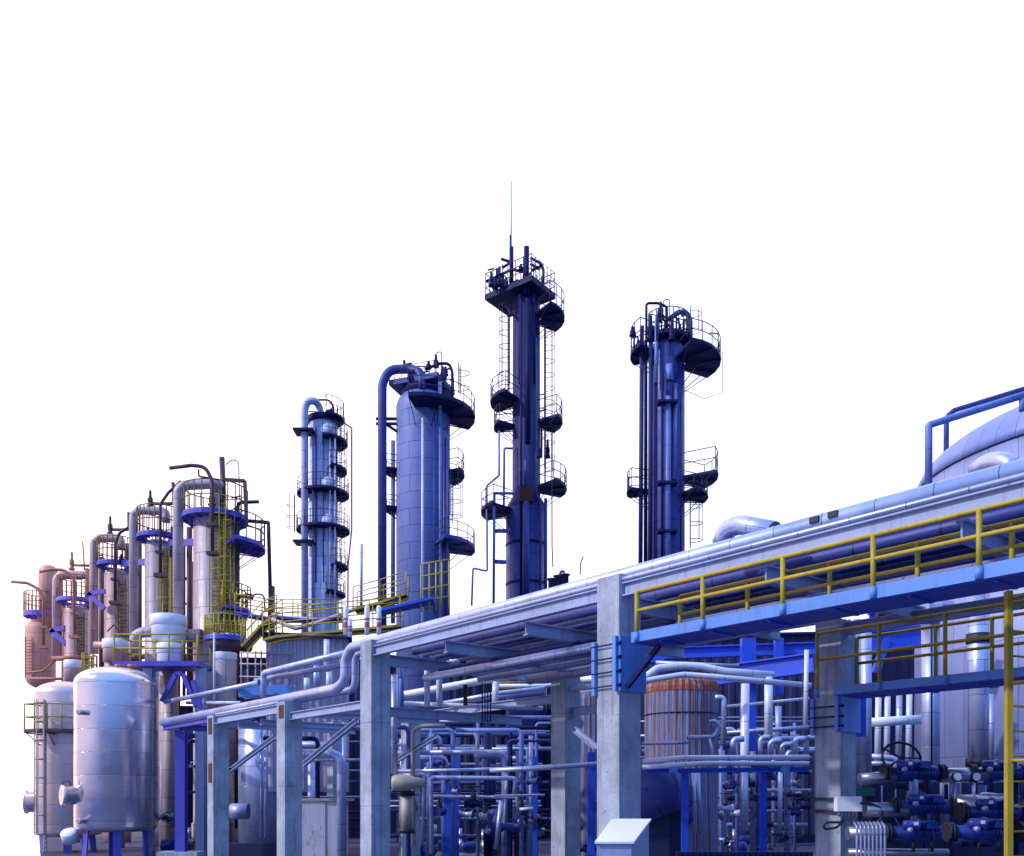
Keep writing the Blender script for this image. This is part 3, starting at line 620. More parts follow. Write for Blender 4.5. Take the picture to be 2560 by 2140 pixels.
platform(t2,(c2_.x,c2_.y,pz(1275,d)),r2_,r2_*1.45,160,200,th=.1,railh=.5,pr=.02)
tz(t2,3,d-r2_-.25,[(870,500),(868,1900)],9,'bright','side_pipe',10)
tz(t2,3,d-r2_-.1,[(975,280),(978,1900)],11,'pipeblue','side_pipe',10)
tz(t2,3,d-r2_+.4,[(1005,620),(1008,1900)],16,'tmid','side_pipe',10)
tz(t2,3,d+.2,[(688,640),(688,1750)],14,'pipeblue','side_pipe',12)
tz(t2,3,d-.4,[(885,205),(960,170),(1030,165),(1050,220),(1050,520)],9,'navy','vent_pipe',10,.6)
for x,y0,y1 in ((757,145,215),(905,150,200),(950,110,190),(1008,185,240)): valve_top(t2,3,d-.4,x,y0,y1,'navy')
tz(t2,3,d,[(940,170),(955,100),(985,95),(985,190)],3,'rail','thin_pipe',5,.15)
tz(t2,3,d-.4,[(770,180),(930,190)],4,'rail','thin_pipe',5)
for y in (520,): 
    m=MB()
    for p,q in (((585,505),(710,505)),((585,535),(710,535)),((650,540),(710,580))): m.bar(Z(3,*p,d-.6),Z(3,*q,d-.6),.12,.12)
    m.build('pipe_clamp','navy',t2)
ladder(t2,(c2_.x+r2_+.15,c2_.y-.9,pz(1320,d)),pz(1190,d),-10,pr=.018,w=.16,cr=.34)
ladder(t2,(c2_.x+r2_+.5,c2_.y-.2,pz(990,d)),pz(915,d),-10,pr=.018,w=.16,cr=.34)
# T3
d=50
t3,c3=tower('dark navy slender tower with a lightning mast, tallest of all','distillation_tower',1316,d,[(716,5),(720,34),(1245,35),(1262,46),(1275,51),(3001,51)],'tdark')
r3=35/F*d; r3b=51/F*d
m=MB(); zz=pz(742,d); m.box((c3.x-.35,c3.y,zz),(3.2,2.3,.30),ax=(.80,-.60,0)); m.build('platform','navy',t3)
g=MB(); 
def rect_rail(g,c,hx,hy,h,ax,pr,n=6):
    ax=V(ax).normalized(); ay=V((-ax.y,ax.x,0)); cs=[c+ax*x*hx+ay*y*hy for x,y in ((-1,-1),(1,-1),(1,1),(-1,1),(-1,-1))]
    for i in range(4):
        for j in range(n): q=cs[i].lerp(cs[i+1],j/n); g.tube([q,q+V((0,0,h))],pr,5)
    for f in (.33,.66,1): g.tube([q+V((0,0,h*f)) for q in cs],pr,5,br=0)
rect_rail(g,V((c3.x-.35,c3.y,zz+.15)),1.56,1.12,1.15,(.80,-.60,0),.026); g.build('guard_rail','rail',t3)
platform(t3,(c3.x,c3.y,pz(800,d)),r3,r3*2.75,-55,35,th=.1,railh=1.15,pr=.025)
platform(t3,(c3.x,c3.y,pz(1010,d)),r3,r3*2.6,150,235,th=.14,railh=.95,pr=.024)
platform(t3,(c3.x,c3.y,pz(1072,d)),r3,r3*2.35,165,215,th=.12,railh=.85,pr=.024)
platform(t3,(c3.x,c3.y,pz(1060,d)),r3,r3*2.6,-35,35,th=.14,railh=1.0,pr=.024)
platform(t3,(c3.x,c3.y,pz(1228,d)),r3,r3*2.9,-50,30,th=.14,railh=.95,pr=.024)
platform(t3,(c3.x,c3.y,pz(1285,d)),r3b,r3b*2.25,155,225,th=.14,railh=.9,pr=.024)
tz(t3,4,d-.9,[(400,600),(400,930)],18,'navy','vent_stack',12); tz(t3,4,d-1.0,[(528,600),(525,1000)],23,'navy','vent_stack',12)
tz(t3,4,d-.9,[(398,610),(398,40)],5.5,'towerp','lightning_mast',8); tz(t3,4,d-.9,[(390,500),(392,640)],7,'navy','mast_base',8)
tz(t3,4,d-.5,[(560,690),(650,740),(670,790),(668,980)],12,'navy','vent_pipe',10,.4)
m=MB()
for p,q in (((313,700),(313,970)),((313,700),(395,725)),((325,775),(390,730)),((190,890),(400,790)),((185,890),(330,830)),((420,790),(500,810)),((560,740),(640,790)),((570,800),(650,760)),((350,1090),(430,1190))): MB().bar(Z(4,*p,d-.7),Z(4,*q,d-.7),.11,.11).build('davit_bar','navy',t3)
for x,y0,y1 in ((260,850,950),(355,850,940),(300,840,930),(450,870,940),(480,740,800)): valve_top(t3,4,d-.8,x,y0,y1,'navy')
ladder(t3,(c3.x-r3-.2,c3.y-.2,pz(1000,d)),pz(770,d),190,pr=.024,w=.17,cr=.34)
ladder(t3,(c3.x+r3+.25,c3.y-.2,pz(1230,d)),pz(800,d),-10,pr=.02,w=.17,cr=.34)
tz(t3,5,d-1.2,[(487,540),(487,900)],18,'tmid','side_pipe',12); tz(t3,5,d-1.5,[(487,985),(483,1750)],26,'tmid','side_pipe',12)
tz(t3,5,d-1.25,[(446,-600),(446,1750)],9,'navy','side_pipe',8); tz(t3,5,d-1.1,[(565,-300),(570,940),(600,980),(597,1750)],9,'tmid','side_pipe',8)
tz(t3,5,d-1.2,[(500,-600),(500,530)],22,'navy','side_pipe',12); tz(t3,5,d-1.0,[(640,960),(640,1750)],13,'tmid','side_pipe',8)
MB().lathe(c3,[(r3b*1.006,0),(r3b*1.006,pz(1277,d))],48).build('lower_cladding','tmid',t3)
MB().box(Z(5,487,930,d-1.45),(.7,.3,.8)).build('rust_patch','rust',t3)
MB().lathe(c3,[(r3b*1.015,pz(1368,d)),(r3b*1.03,pz(1367,d)),(r3b*1.03,pz(1362,d)),(r3b*1.015,pz(1361,d))],32).build('stiffener_ring','navy',t3)
MB().lathe(c3,[(r3b*1.015,pz(1466,d)),(r3b*1.03,pz(1465,d)),(r3b*1.03,pz(1460,d)),(r3b*1.015,pz(1459,d))],32).build('stiffener_ring','navy',t3)
zpipe('thin crooked drain pipe left of the tallest tower',5,49,[(275,430),(275,780),(178,860),(182,1530),(70,1505),(60,1800)],8,'pipeblue',n=8,br=.1)
zpipe('square cornered pipe beside the tallest tower foot',5,48.5,[(400,920),(238,918),(232,1800)],11,'pipeblue',n=10,br=.1)
zpipe('slim upright pipe hugging the left of the tallest tower',5,49.5,[(380,568),(315,565),(312,1020)],9,'pipeblue',n=8,br=.1)
zpipe('thin dark pole right of the tallest tower',5,47,[(688,440),(690,1330),(697,1500)],5,'rail',n=6)
m=MB()
for p,q in (((250,1215),(330,1215)),((245,1455),(320,1460))): MB().bar(Z(5,*p,48.6),Z(5,*q,49.4),.2,.2).build('pipe_support','pipeblue',t3)
# T4
d=40
t4,c4=tower('blue tower with an arched vent pipe, rightmost of the tall towers','distillation_tower',1668,d,[(852,5),(856,30),(868,38),(880,43),(3001,44)],'tmid')
r4=44/F*d
platform(t4,(c4.x,c4.y,pz(915,d)),r4,r4*3.0,-75,30,th=.1,railh=.85,pr=.02)
platform(t4,(c4.x,c4.y,pz(890,d)),r4,r4*2.1,150,215,th=.14,railh=1.1,pr=.022)
platform(t4,(c4.x,c4.y,pz(858,d)),r4*.6,r4*1.25,-160,40,th=.14,railh=1.0,pr=.022)
platform(t4,(c4.x,c4.y,pz(1200,d)),r4,r4*2.85,-30,30,th=.12,railh=.95,pr=.02)
platform(t4,(c4.x,c4.y,pz(1250,d)),r4,r4*2.3,-60,10,th=.1,railh=.5,pr=.016)
platform(t4,(c4.x,c4.y,pz(1232,d)),r4,r4*2.3,160,200,th=.1,railh=.8,pr=.02)
tz(t4,6,d-1.0,[(385,480),(385,580)],22,'pipeblue','side_pipe',12); tz(t4,6,d-1.0,[(375,680),(370,1800)],20,'pipeblue','side_pipe',12); tz(t4,6,d-.95,[(378,570),(378,690)],14,'tmid','side_pipe',12)
tz(t4,6,d-.85,[(423,600),(415,1200)],12,'pipeblue','side_pipe',10)
tz(t4,6,d-.2,[(378,200),(440,150),(490,150),(515,200),(515,460)],16,'tmid','overhead_pipe',14,.6)
tz(t4,6,d-.3,[(240,1800),(240,95),(310,95),(365,115),(370,300)],8,'navy','vent_pipe',10,.15)
tz(t4,6,d-.1,[(236,330),(232,1800)],10,'tmid','side_pipe',10); tz(t4,6,d-.3,[(213,240),(203,1800)],14,'tdark','side_pipe',10); tz(t4,6,d-.6,[(268,250),(262,1800)],14,'tdark','side_pipe',10); tz(t4,6,d-.8,[(305,180),(300,600)],12,'pipeblue','side_pipe',10)
tz(t4,6,d,[(345,120),(350,75),(385,70),(385,250)],3,'rail','thin_pipe',5,.1); tz(t4,6,d,[(690,400),(690,285),(635,282)],4,'rail','lamp_pole',5,.1)
tz(t4,6,d-.3,[(717,400),(717,655),(605,693),(480,640)],2,'rail','thin_pipe',5,0)
for x,y0,y1 in ((330,85,180),(155,240,300),(318,140,210),(270,215,280),(645,400,450)): valve_top(t4,6,d-.5,x,y0,y1,'navy')
m=MB()
for p,q in (((310,165),(400,200)),((340,190),(470,330)),((440,190),(460,310))): MB().bar(Z(6,*p,d-.4),Z(6,*q,d-.4),.08,.08).build('davit_bar','navy',t4)
ladder(t4,(c4.x+r4+.22,c4.y-.1,pz(1370,d)),pz(1245,d),-10,pr=.02,w=.15,cr=.34); ladder(t4,(c4.x+r4+.15,c4.y-.5,pz(860,d)),pz(785,d),-10,pr=.016,w=.14,cr=.3)
for y in (720,1527,1225): MB().box(Z(6,370,y,d-1.05),(.85,.5,.1)).build('pipe_clamp','navy',t4)
def topclutter(root,k,d,x0,x1,ybase,h,n,seed):
    q=random.Random(seed)
    for i in range(n):
        x=q.uniform(x0,x1); dd=d+q.uniform(-1.2,1.2); y=ybase-q.uniform(.25,1)*h; kind=i%4
        if kind==0: valve_top(root,k,dd,x,y,ybase,'navy','relief_valve')
        elif kind==1: tz(root,k,dd,[(x,ybase),(x,y)],q.uniform(3,8),'navy','vent_pipe',6)
        elif kind==2: tz(root,k,dd,[(x,ybase),(x,y),(x+q.uniform(-45,45),y+q.uniform(-8,8))],q.uniform(3,6),'navy','vent_pipe',6)
        else: tz(root,k,dd,[(x-q.uniform(10,40),y+15),(x+q.uniform(10,40),y)],q.uniform(3,7),'navy','vent_pipe',6)
topclutter(t3,4,50,215,680,930,190,26,1); topclutter(t3,5,50,560,660,640,500,8,2)
topclutter(t4,6,40,225,510,330,170,22,3); topclutter(t4,6,40,150,200,380,90,3,6)
topclutter(t2,3,46,740,1020,270,110,18,4); topclutter(t1,3,60,210,360,520,90,12,5)
topclutter(tA,1,38,1440,1780,480,170,12,7); topclutter(tB,1,42,1040,1240,700,90,7,8); topclutter(tC,1,46,740,900,900,80,6,9)
for i,(root,k,dd,x,y0,y1,rz_) in enumerate(((t1,3,59,218,560,1500,5),(t1,3,59,265,560,1500,4),(t2,3,44.3,1022,560,1700,7),(t2,3,44.4,940,500,1700,5),(t3,4,48.9,470,1000,1755,10),(t3,4,48.9,590,1000,1755,9),(t4,6,38.9,340,500,1700,9),(t4,6,38.9,455,620,1650,5))):
    tz(root,k,dd,[(x,y1),(x,y0)],rz_,'navy' if k!=3 else 'tmid','side_pipe',8)
# small things peeking over the rack between towers
zpipe('thin dark hooked vent rising over the rack',5,30,[(910,1560),(915,1460),(935,1415)],5,'rail',n=6,br=.1)
m=MB(); 
for x,y in ((690,1605),(740,1580),(790,1570)): p=Z(5,x,y,28); m.lathe(p,[(.12,-.5),(.12,.02),(.17,.03),(.17,.06),(.05,.08)],12)
m.tube([Z(5,755,1590,28),Z(5,755,1530,28),Z(5,790,1535,28)],.04,6); m.build('roof_vents','rail',label='cluster of dark vent caps peeking over the pipe rack',cat='vents')
# ---------------------------------------------------------------- domed tank at right
d=32; cx=at(2806,0,d); r=487/F*d*.975
t=thing('domed_tank','huge grey domed storage tank at the right edge','tank',(cx.x,cx.y,0))
zc=pz(1191,d*1.0)
MB().lathe((cx.x,cx.y,0),[(r,0),(r,zc)],96).build('shell','tower' if 0 else mat('pale_blue_tank_plates',(.29,.35,.64),.45,.2,.08,.35,brick=(1.5,5.5,.018),mortar=.35),t)
MB().lathe((cx.x,cx.y,0),[(r*1.004,zc)]+[(max(.05,r*math.cos(a)),zc+2.55*math.sin(a)) for a in [math.pi/2*i/12 for i in range(1,13)]],96).build('roof',mat('pale_blue_roof_plates',(.20,.28,.62),.45,.15,.08,.2,brick=(1.0,30,.018),mortar=.35),t)
MB().lathe((cx.x,cx.y,0),[(r*1.0,zc-.03),(r*1.006,zc-.03),(r*1.006,zc+.0),(r,zc+.001)],96).build('seam_ring','navy',t)
dd=26
tz(t,11,dd,[(1458,800),(1458,385),(2200,150)],24,'pipeblue','vent_pipe',14,.1)
tz(t,11,33.5,[(1575,700),(1578,330),(1630,285),(2200,110)],17,'tmid','vent_pipe',12,.3)
tz(t,11,dd,[(2085,290),(2085,190)],17,'pipeblue','vent_pipe',12)
# wide vertical pipe and mushroom vent before it
riser=zpipe('tall pale riser pipe with black bands in front of the domed tank',10,19,[(1075,1230),(1075,200)],56,'clad',n=24)
for y,rr in ((500,66),(1215,68)):
    a=Z(10,1075,y,19); MB().cyl(a-V((0,0,.1)),a+V((0,0,.1)),rr*.4332/F*19,24).build('band','black',riser)
tv=thing('mushroom_vent','pale vent pipe with a grilled mushroom cap in front of the domed tank','vent',Z(10,800,1755,20))
MB().cyl(Z(10,800,1500,20),Z(10,800,375,20),50*.4332/F*20,24).build('stem',M['clad'],tv)
a=Z(10,805,378,20); MB().lathe(a,[(.2,-.02),(.46,0),(.50,.1),(.5,.2),(.44,.3),(.2,.36),(.02,.37)],24,rib=.06).build('cap','clad2',tv)
zpipe('silver pipe with bellows joining the mushroom vent under the walkway',10,20.2,[(500,355),(760,352)],16,'bright',n=12)
m=MB()
for x in range(490,600,16): m.cyl(Z(10,x,355,20.2),Z(10,x+8,355,20.2),.11,12)
m.build('bellows','black',label='black bellows joint on the pipe below the upper walkway',cat='bellows')
zpipe('thin dark instrument tube in front of the vent stem',10,18.6,[(806,1240),(806,400)],6,'navy',n=6)
zpipe('slim grey pipe right of the pale riser',10,18.8,[(1150,1230),(1150,820)],15,'clad2',n=10)
zpipe('pair side grey standpipe right of the rear column',10,18.5,[(372,1370),(372,390)],22,'clad',n=14)
zpipe('thick pale standpipe near the rear column',10,18.9,[(428,1370),(428,400)],30,'clad',n=16)
for i,x in enumerate((268,300,332)): zpipe('%s dark conduit strapped beside the rear concrete column'%('left','thicker middle','right')[i],10,17.4+i*.1,[(x,1420),(x,390)],9 if i!=1 else 13,'tmid',n=8,group='conduits beside the rear column')
m=MB(); m.box(Z(10,310,935,16.9),(.75,.05,.85)); m.build('bracket_plate','blue',label='deep blue mounting plate below the lower walkway',cat='plate')
for i,x in enumerate((500,552,620,678)): zpipe('%s upright silver pipe from the left behind the lower walkway'%ORD[i],10,23,[(x-8,1230),(x,790)],17,'bright' if i!=2 else 'clad',n=12,group='upright silver pipes in a row')
zpipe('fat horizontal pale pipe crossing the row of upright pipes',10,22,[(440,985),(760,965)],27,'bright',n=16)
zpipe('silver pipe bend low behind the blue valves',10,22,[(455,1180),(600,1190),(600,1260)],16,'clad',n=12,br=.15)
zpipe('lower silver pipe behind the blue valves',10,22.3,[(455,1220),(640,1225)],14,'clad2',n=12)
m=MB(); m.box(Z(10,395,1385,17.5),(.42,.4,.16)); m.build('green_box','green',label='green box at the foot of the pale standpipes',cat='box')
# ---------------------------------------------------------------- blue valves on steel pipes
def valve(label,k,x,y,d,L=1.0,group='blue motor valves on the steel pipes',flip=1):
    c=Z(k,x,y,d); t=thing('motor_valve',label,'valve',c,group)
    X=V((1,0,0)); m=MB()
    m.lathe(c-X*.42*L,[(.07,0),(.10,.02),(.10,.16),(.135,.2),(.145,.3),(.135,.4),(.10,.44),(.10,.7),(.12,.71),(.12,.82)],20,axis=X)
    for i in range(5): m.lathe(c+X*(.06+i*.05),[(.10,0),(.118,.004),(.118,.02),(.10,.024)],16,axis=X)
    m.build('body','valve',t)
    cc=c+V((-.02*flip,-.13,.13)); MB().lathe(cc-X*.3*flip,[(.02,0),(.05,.005),(.075,.03),(.075,.2),(.10,.21),(.10,.25),(.075,.26),(.07,.5),(.04,.54),(.02,.55)],16,axis=X*flip).build('actuator','valve',t)
    MB().box(cc+V((.13*flip,-.09,.0)),(.16,.07,.11)).build('terminal_box','valve',t)
    b=MB(); b.lathe(c+V((-.25*flip,-.2,.05)),[(.045,0),(.045,.06),(.03,.08),(.01,.09)],12,axis=(0,-1,0)); b.build('cover','clad2' ,t)
    MB().box(cc+V((-.1*flip,-.082,.02)),(.10,.012,.05)).build('name_plate','white',t)
    for s_ in (-.47,.47):
        f=MB(); f.cyl(c+X*s_*L-X*.045,c+X*s_*L-X*.008,.15,20); f.cyl(c+X*s_*L+X*.008,c+X*s_*L+X*.045,.15,20)
        for a in range(8): o=V((0,math.cos(a*.785)*.125,math.sin(a*.785)*.125)); f.cyl(c+X*s_*L-X*.07+o,c+X*s_*L+X*.07+o,.012,6)
        f.build('flange','black',t)
    for s_ in (-.12,.18): MB().cyl(c+V((s_,-.05,-.3)),c+V((s_,-.05,-.05)),.025,8).build('drain','black',t)
    MB().tube([cc+V((.1*flip,-.12,-.04)),cc+V((.12*flip,-.2,-.2)),cc+V((.05*flip,-.1,-.42))],.009,5,br=.1).build('cable','navy',t)
    return t
def steelpipe(label,k,d,pts,rz): return zpipe(label,k,d,pts,rz,'steel',n=20,br=.12)
DV=15
steelpipe('steel pipe with a rounded end feeding the top blue valve',10,DV,[(390,1310),(590,1296)],34)
valve('top left blue valve beneath the spoked handwheel',10,700,1275,DV,1.0)
steelpipe('stained steel pipe between the two top blue valves',10,DV,[(850,1290),(1120,1280)],42)
valve('top right blue valve beside the yellow ladder',10,1185,1275,DV,.9)
steelpipe('steel pipe feeding the middle blue valve',10,DV-.3,[(420,1485),(660,1490)],42)
valve('middle left blue valve above the conduit bundle',10,765,1470,DV-.3,1.05)
steelpipe('fattest stained steel pipe at the middle of the valve rows',10,DV-.3,[(930,1462),(1240,1455)],62)
valve('middle right blue valve with a pale label plate beside the ladder',10,1160,1500,DV-1.2,1.0)
steelpipe('steel pipe behind the conduit bundle in the bottom row',10,DV-.6,[(320,1625),(640,1622)],40)
valve('bottom left blue valve right of the conduit bundle',10,735,1620,DV-.7,1.1)
steelpipe('short stained steel pipe in the bottom valve row',10,DV-.6,[(850,1620),(1040,1630)],42)
valve('bottom right blue valve, largest and nearest the ladder',10,1115,1615,DV-1.5,1.15)
steelpipe('white banded steel pipe along the ground at lower right',10,DV-.5,[(320,1735),(900,1735)],24)
for i,(x0,y0,y1) in enumerate(((780,1320,1420),(800,1500,1590),(1060,1310,1450),(910,1650,1760),(690,1650,1760),(1200,1540,1600),(890,1340,1500),(1290,1300,1760),(760,1640,1740),(1000,1500,1700))):
    zpipe('%s dark drop pipe linking the valve rows'%['thick upper left','thin middle','thick upper right','thin lower','thick lower left','thin right','thick middle','thin rightmost','thick lower','thin tall'][i],10,DV+.2-.1*(i%3),[(x0,y0),(x0,y1)],18 if i%2 else 11,'navy',n=10,group='drop pipes between the valve rows')
sk=thing('valve_shade_panel','added dark navy skid filling the shade behind the blue valves','backdrop',Z(10,900,1750,17.4))  # added dark panel standing in for the shadow behind the valves
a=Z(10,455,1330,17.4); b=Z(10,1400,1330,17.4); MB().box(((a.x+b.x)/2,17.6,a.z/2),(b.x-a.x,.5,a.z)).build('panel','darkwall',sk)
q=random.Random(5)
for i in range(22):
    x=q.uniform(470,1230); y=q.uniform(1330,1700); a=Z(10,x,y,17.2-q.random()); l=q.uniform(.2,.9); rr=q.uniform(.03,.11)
    MB().tube([a,a+(V((l,0,0)) if i%2 else V((0,0,l*.7))),a+V((l,0,l*.6))] if i%3 else [a,a+V((0,0,l))],rr,10,br=rr*1.5).build('backing_pipe',q.choice(['tmid','navy','steel','clad2','valve']),sk)
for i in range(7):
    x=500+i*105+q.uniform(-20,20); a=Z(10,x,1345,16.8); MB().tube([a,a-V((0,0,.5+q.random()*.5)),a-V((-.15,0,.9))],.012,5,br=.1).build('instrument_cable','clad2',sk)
# handwheel
hw=thing('handwheel','black spoked handwheel above the top blue valve','handwheel',Z(10,632,1230,DV)); c=Z(10,632,1190,DV)
pts=[c+V((math.cos(a)*.32,math.sin(a)*.1,math.sin(a)*.27)) for a in [2*math.pi*i/20 for i in range(21)]]
MB().tube(pts,.022,8,br=0).build('rim','black',hw); m=MB()
for i in range(0,20,4): m.tube([c,pts[i]],.016,6)
m.build('spokes','black',hw); MB().cyl(c+V((0,0,-.3)),c,.03,8).build('stem','black',hw)
for i,(x,y) in enumerate(((945,1297),(1055,1297))):
    t=thing('pressure_gauge','round white pressure gauge on the top steel pipe, %s'%('left one' if i==0 else 'right one'),'gauge',Z(10,x,y+20,DV-.35)); c=Z(10,x,y,DV-.4)
    MB().lathe(c,[(.078,0),(.078,.05),(.07,.06)],18,axis=(0,-1,0)).build('case','navy',t); MB().lathe(c+V((0,-.062,0)),[(.064,0),(.064,.006)],18,axis=(0,-1,0)).build('dial','glass',t)
    MB().tube([c+V((0,0,-.1)),c+V((0,.05,-.6))],.02,6).build('stem','steel',t)
# junction box on the rear column with conduits
jb=thing('junction_box','white junction box with curled black cables on the rear column','junction box',Z(10,322,1495,14.8))
m=MB(); m.box(Z(10,322,1453,14.7),(.40,.16,.245)); m.build('case','white',jb)
m=MB()
for i in range(6): p=Z(10,272+i*20,1495,14.7); m.cyl(p-V((0,0,.09)),p,.02,8)
m.build('gland','steel',jb)
for L in ([(290,1515),(290,1560),(200,1560),(180,1580),(190,1600),(260,1590),(300,1545)],[(395,1450),(450,1450),(520,1480),(520,1540),(460,1575),(400,1560),(330,1550)],[(330,1515),(340,1560),(430,1590),(500,1560)],[(375,1515),(380,1560),(450,1600)]):
    tz(jb,10,14.6,L,7,'black','cable',8,.12)
m=MB(); q=Z(10,170,1460,15.6)
for z in (1425,1497): zz=Z(10,0,z,15.6).z; m.box(rk(-1.15,4.06,zz),(.62,.06,.05),ax=(U.x,U.y,0)); m.box(rk(-1.45,4.35,zz),(.05,.62,.05),ax=(U.x,U.y,0))
m.build('strap','black',jb)
cb=thing('conduit_bundle','bundle of eight slim silver conduits rising in front of the steel pipes','conduits',Z(10,455,1800,13.6)); 
for i in range(8):
    x=375+i*23; p=Z(10,x,1585,13.6); MB().tube([(p.x,p.y,0),p,p+V((.0,.12,.06))],.02,8,br=.06).build('conduit','clad2',cb)
# ---------------------------------------------------------------- middle bay right (between big column and rear column)
rt=thing('rusty_tank','ribbed metal tank with orange rust streaks behind the big front column','tank',at(1703,1993,25)); c=at(1703,0,25); c.z=0; r=91/F*25
MB().lathe(c,[(r,0),(r,pz(1733,25))],72,rib=.03).build('shell','rusttank',rt)
MB().lathe(c,[(r*1.02,pz(1734,25)),(r*1.02,pz(1722,25)),(r*.99,pz(1711,25)),(r*.9,pz(1701,25)),(r*.6,pz(1694,25)),(.03,pz(1690,25))],72,rib=.035).build('roof',mat('rusted_ribbed_roof',(.30,.32,.50),.6,.1,.3,.3,rust=.9,rustc=(.26,.06,.016),rscale=(6,6,.6)),rt)
MB().lathe(c,[(r*1.0,pz(1789,25)),(r*1.012,pz(1789,25)),(r*1.012,pz(1787,25)),(r,pz(1787,25))],72).build('seam_ring','navy',rt)
rt2=thing('rusty_tank','second rust streaked tank glimpsed left of the big front column','tank',at(1470,1993,27)); c=at(1470,0,27); c.z=0; r=50/F*27
MB().lathe(c,[(r,0),(r,pz(1750,27)),(r*.95,pz(1735,27)),(r*.6,pz(1722,27)),(.03,pz(1720,27))],48,rib=.03).build('shell','rusttank',rt2)
zpipe('upper white pipe curving over the rusty tank',9,22.5,[(-40,745),(400,725),(470,672),(620,655),(720,662),(860,690),(1140,712)],22,'bright',n=16)
zpipe('lower white pipe bending over the rusty tank to the rear column',9,21.5,[(-40,785),(330,765),(450,735),(620,708),(760,718),(1355,772)],17,'bright',n=16)
zpipe('tall white standpipe right of the rusty tank',9,22,[(978,760),(972,1200),(970,1610)],24,'bright',n=16)
zpipe('second white standpipe right of the rusty tank',9,22.5,[(1112,720),(1112,1065)],24,'bright',n=16)
zpipe('third stubby standpipe behind the white standpipes',9,24,[(1168,890),(1168,1140)],19,'clad2',n=12)
zpipe('slender white standpipe close to the rear column',9,20,[(1332,565),(1325,1000)],13,'bright',n=12)
zpipe('pipe with an elbow right behind the rusty tank',9,24,[(800,840),(855,840),(850,1120)],16,'clad',n=12,br=.2)
zpipe('rising thin pipe toward the rear column, upper of two',9,23,[(870,892),(1100,870),(1345,845)],9,'bright',n=10)
zpipe('rising pipe toward the rear column, lower of two',9,23.5,[(870,1045),(1345,1012)],13,'clad',n=10)
zpipe('thin silver pipe in front of the rusty tank skirt',9,21,[(380,1108),(650,1100)],9,'clad2',n=10)
zpipe('hooked silver pipe in front of the rusty tank',9,21,[(640,1072),(800,1068),(835,1010),(800,975),(770,985)],13,'clad2',n=10,br=.15)
zpipe('thin curved tube dropping from the hooked pipe',9,20.9,[(770,1075),(785,1130),(790,1180)],6,'bright',n=8)
for i,(x,y0,y1) in enumerate(((908,1080,1150),(1065,1070,1180),(1125,1090,1160),(1190,1110,1180),(1265,1080,1170),(1330,1070,1170))):
    zpipe('%s short silver stub from the left above the twin low pipes'%ORD[i],9,21.6+.2*i,[(x,y1+20),(x,y0),(x+60,y0)],15 if i%2 else 18,'clad',n=12,br=.15,group='short silver stubs in a row')
zpipe('silver header pipe over the short stubs',9,22.5,[(1060,1078),(1345,1075)],14,'clad2',n=10)
zpipe('upper of the twin low white pipes',9,19.5,[(380,1212),(620,1188),(1345,1186)],15,'bright',n=12)
zpipe('lower of the twin low white pipes',9,19.2,[(380,1243),(750,1220),(1345,1222)],14,'bright',n=12)
zpipe('thin grey pipe left of the big column joining the twin pipes',9,20,[(-500,1262),(-220,1248),(115,1225)],14,'clad',n=12)
bf=thing('pipe_trestle','low deep blue frame holding up the twin white pipes','steel frame',Z(9,850,1755,19.6))
for x in (628,1080): a=Z(9,x,1275,19.6); MB().bar((a.x,a.y,0),a,.14,.14,up=(0,1,0)).build('post','blue',bf)
MB().ibeam(Z(9,400,1265,19.5),Z(9,1345,1255,19.5),.12,.1).build('beam','blue',bf)
m=MB()
for x in (562,1208): m.box(Z(9,x,1258,19.2),(.16,.12,.13))
m.build('lug','lblue',bf)
for i,(x0,x1) in enumerate(((678,690),(700,722),(975,968),(1180,1176))): zpipe('%s silver leg pipe from the left behind the blue posts'%ORD[i],9,21+.3*i,[(x0,1260),(x1,1620)],(11,13,18,14)[i],'clad',n=12,group='silver leg pipes behind the blue posts')
# upper blue structure behind
us=thing('blue_steelwork','bright blue steel beams and posts under the walkway behind the white pipes','steelwork',Z(9,1000,1755,28))
MB().ibeam(Z(9,780,720,27),Z(9,1370,640,25),.3,.55,.04).build('beam','blue',us)
MB().ibeam(Z(9,400,590,28),Z(9,1400,555,27),.3,.35,.04).build('beam','blue',us)
MB().ibeam(Z(9,1040,560,28),Z(9,1350,600,28),.3,.3,.04).build('beam','blue',us)
MB().bar(Z(9,992,1150,26.6),Z(9,992,500,26.6),.4,.3,up=(0,1,0)).build('post','blue',us)
MB().bar(Z(9,1170,830,26.9),Z(9,1170,500,26.9),.25,.2,up=(0,1,0)).build('post','blue',us)
MB().box(Z(9,435,590,26.9),(.7,.5,.55)).build('gusset_box','blue',us)
MB().ibeam(Z(10,450,520,27),Z(10,760,480,27),.3,.6,.04).build('beam','blue',us); MB().ibeam(Z(10,450,400,28),Z(10,900,330,28),.3,.5,.04).build('beam','blue',us)
MB().bar(Z(10,480,700,27),Z(10,545,500,27),.2,.2,up=(0,1,0)).build('brace','blue',us)
zpipe('grey channel duct above the curving white pipes',9,25,[(460,640),(940,662)],14,'clad2',n=8)
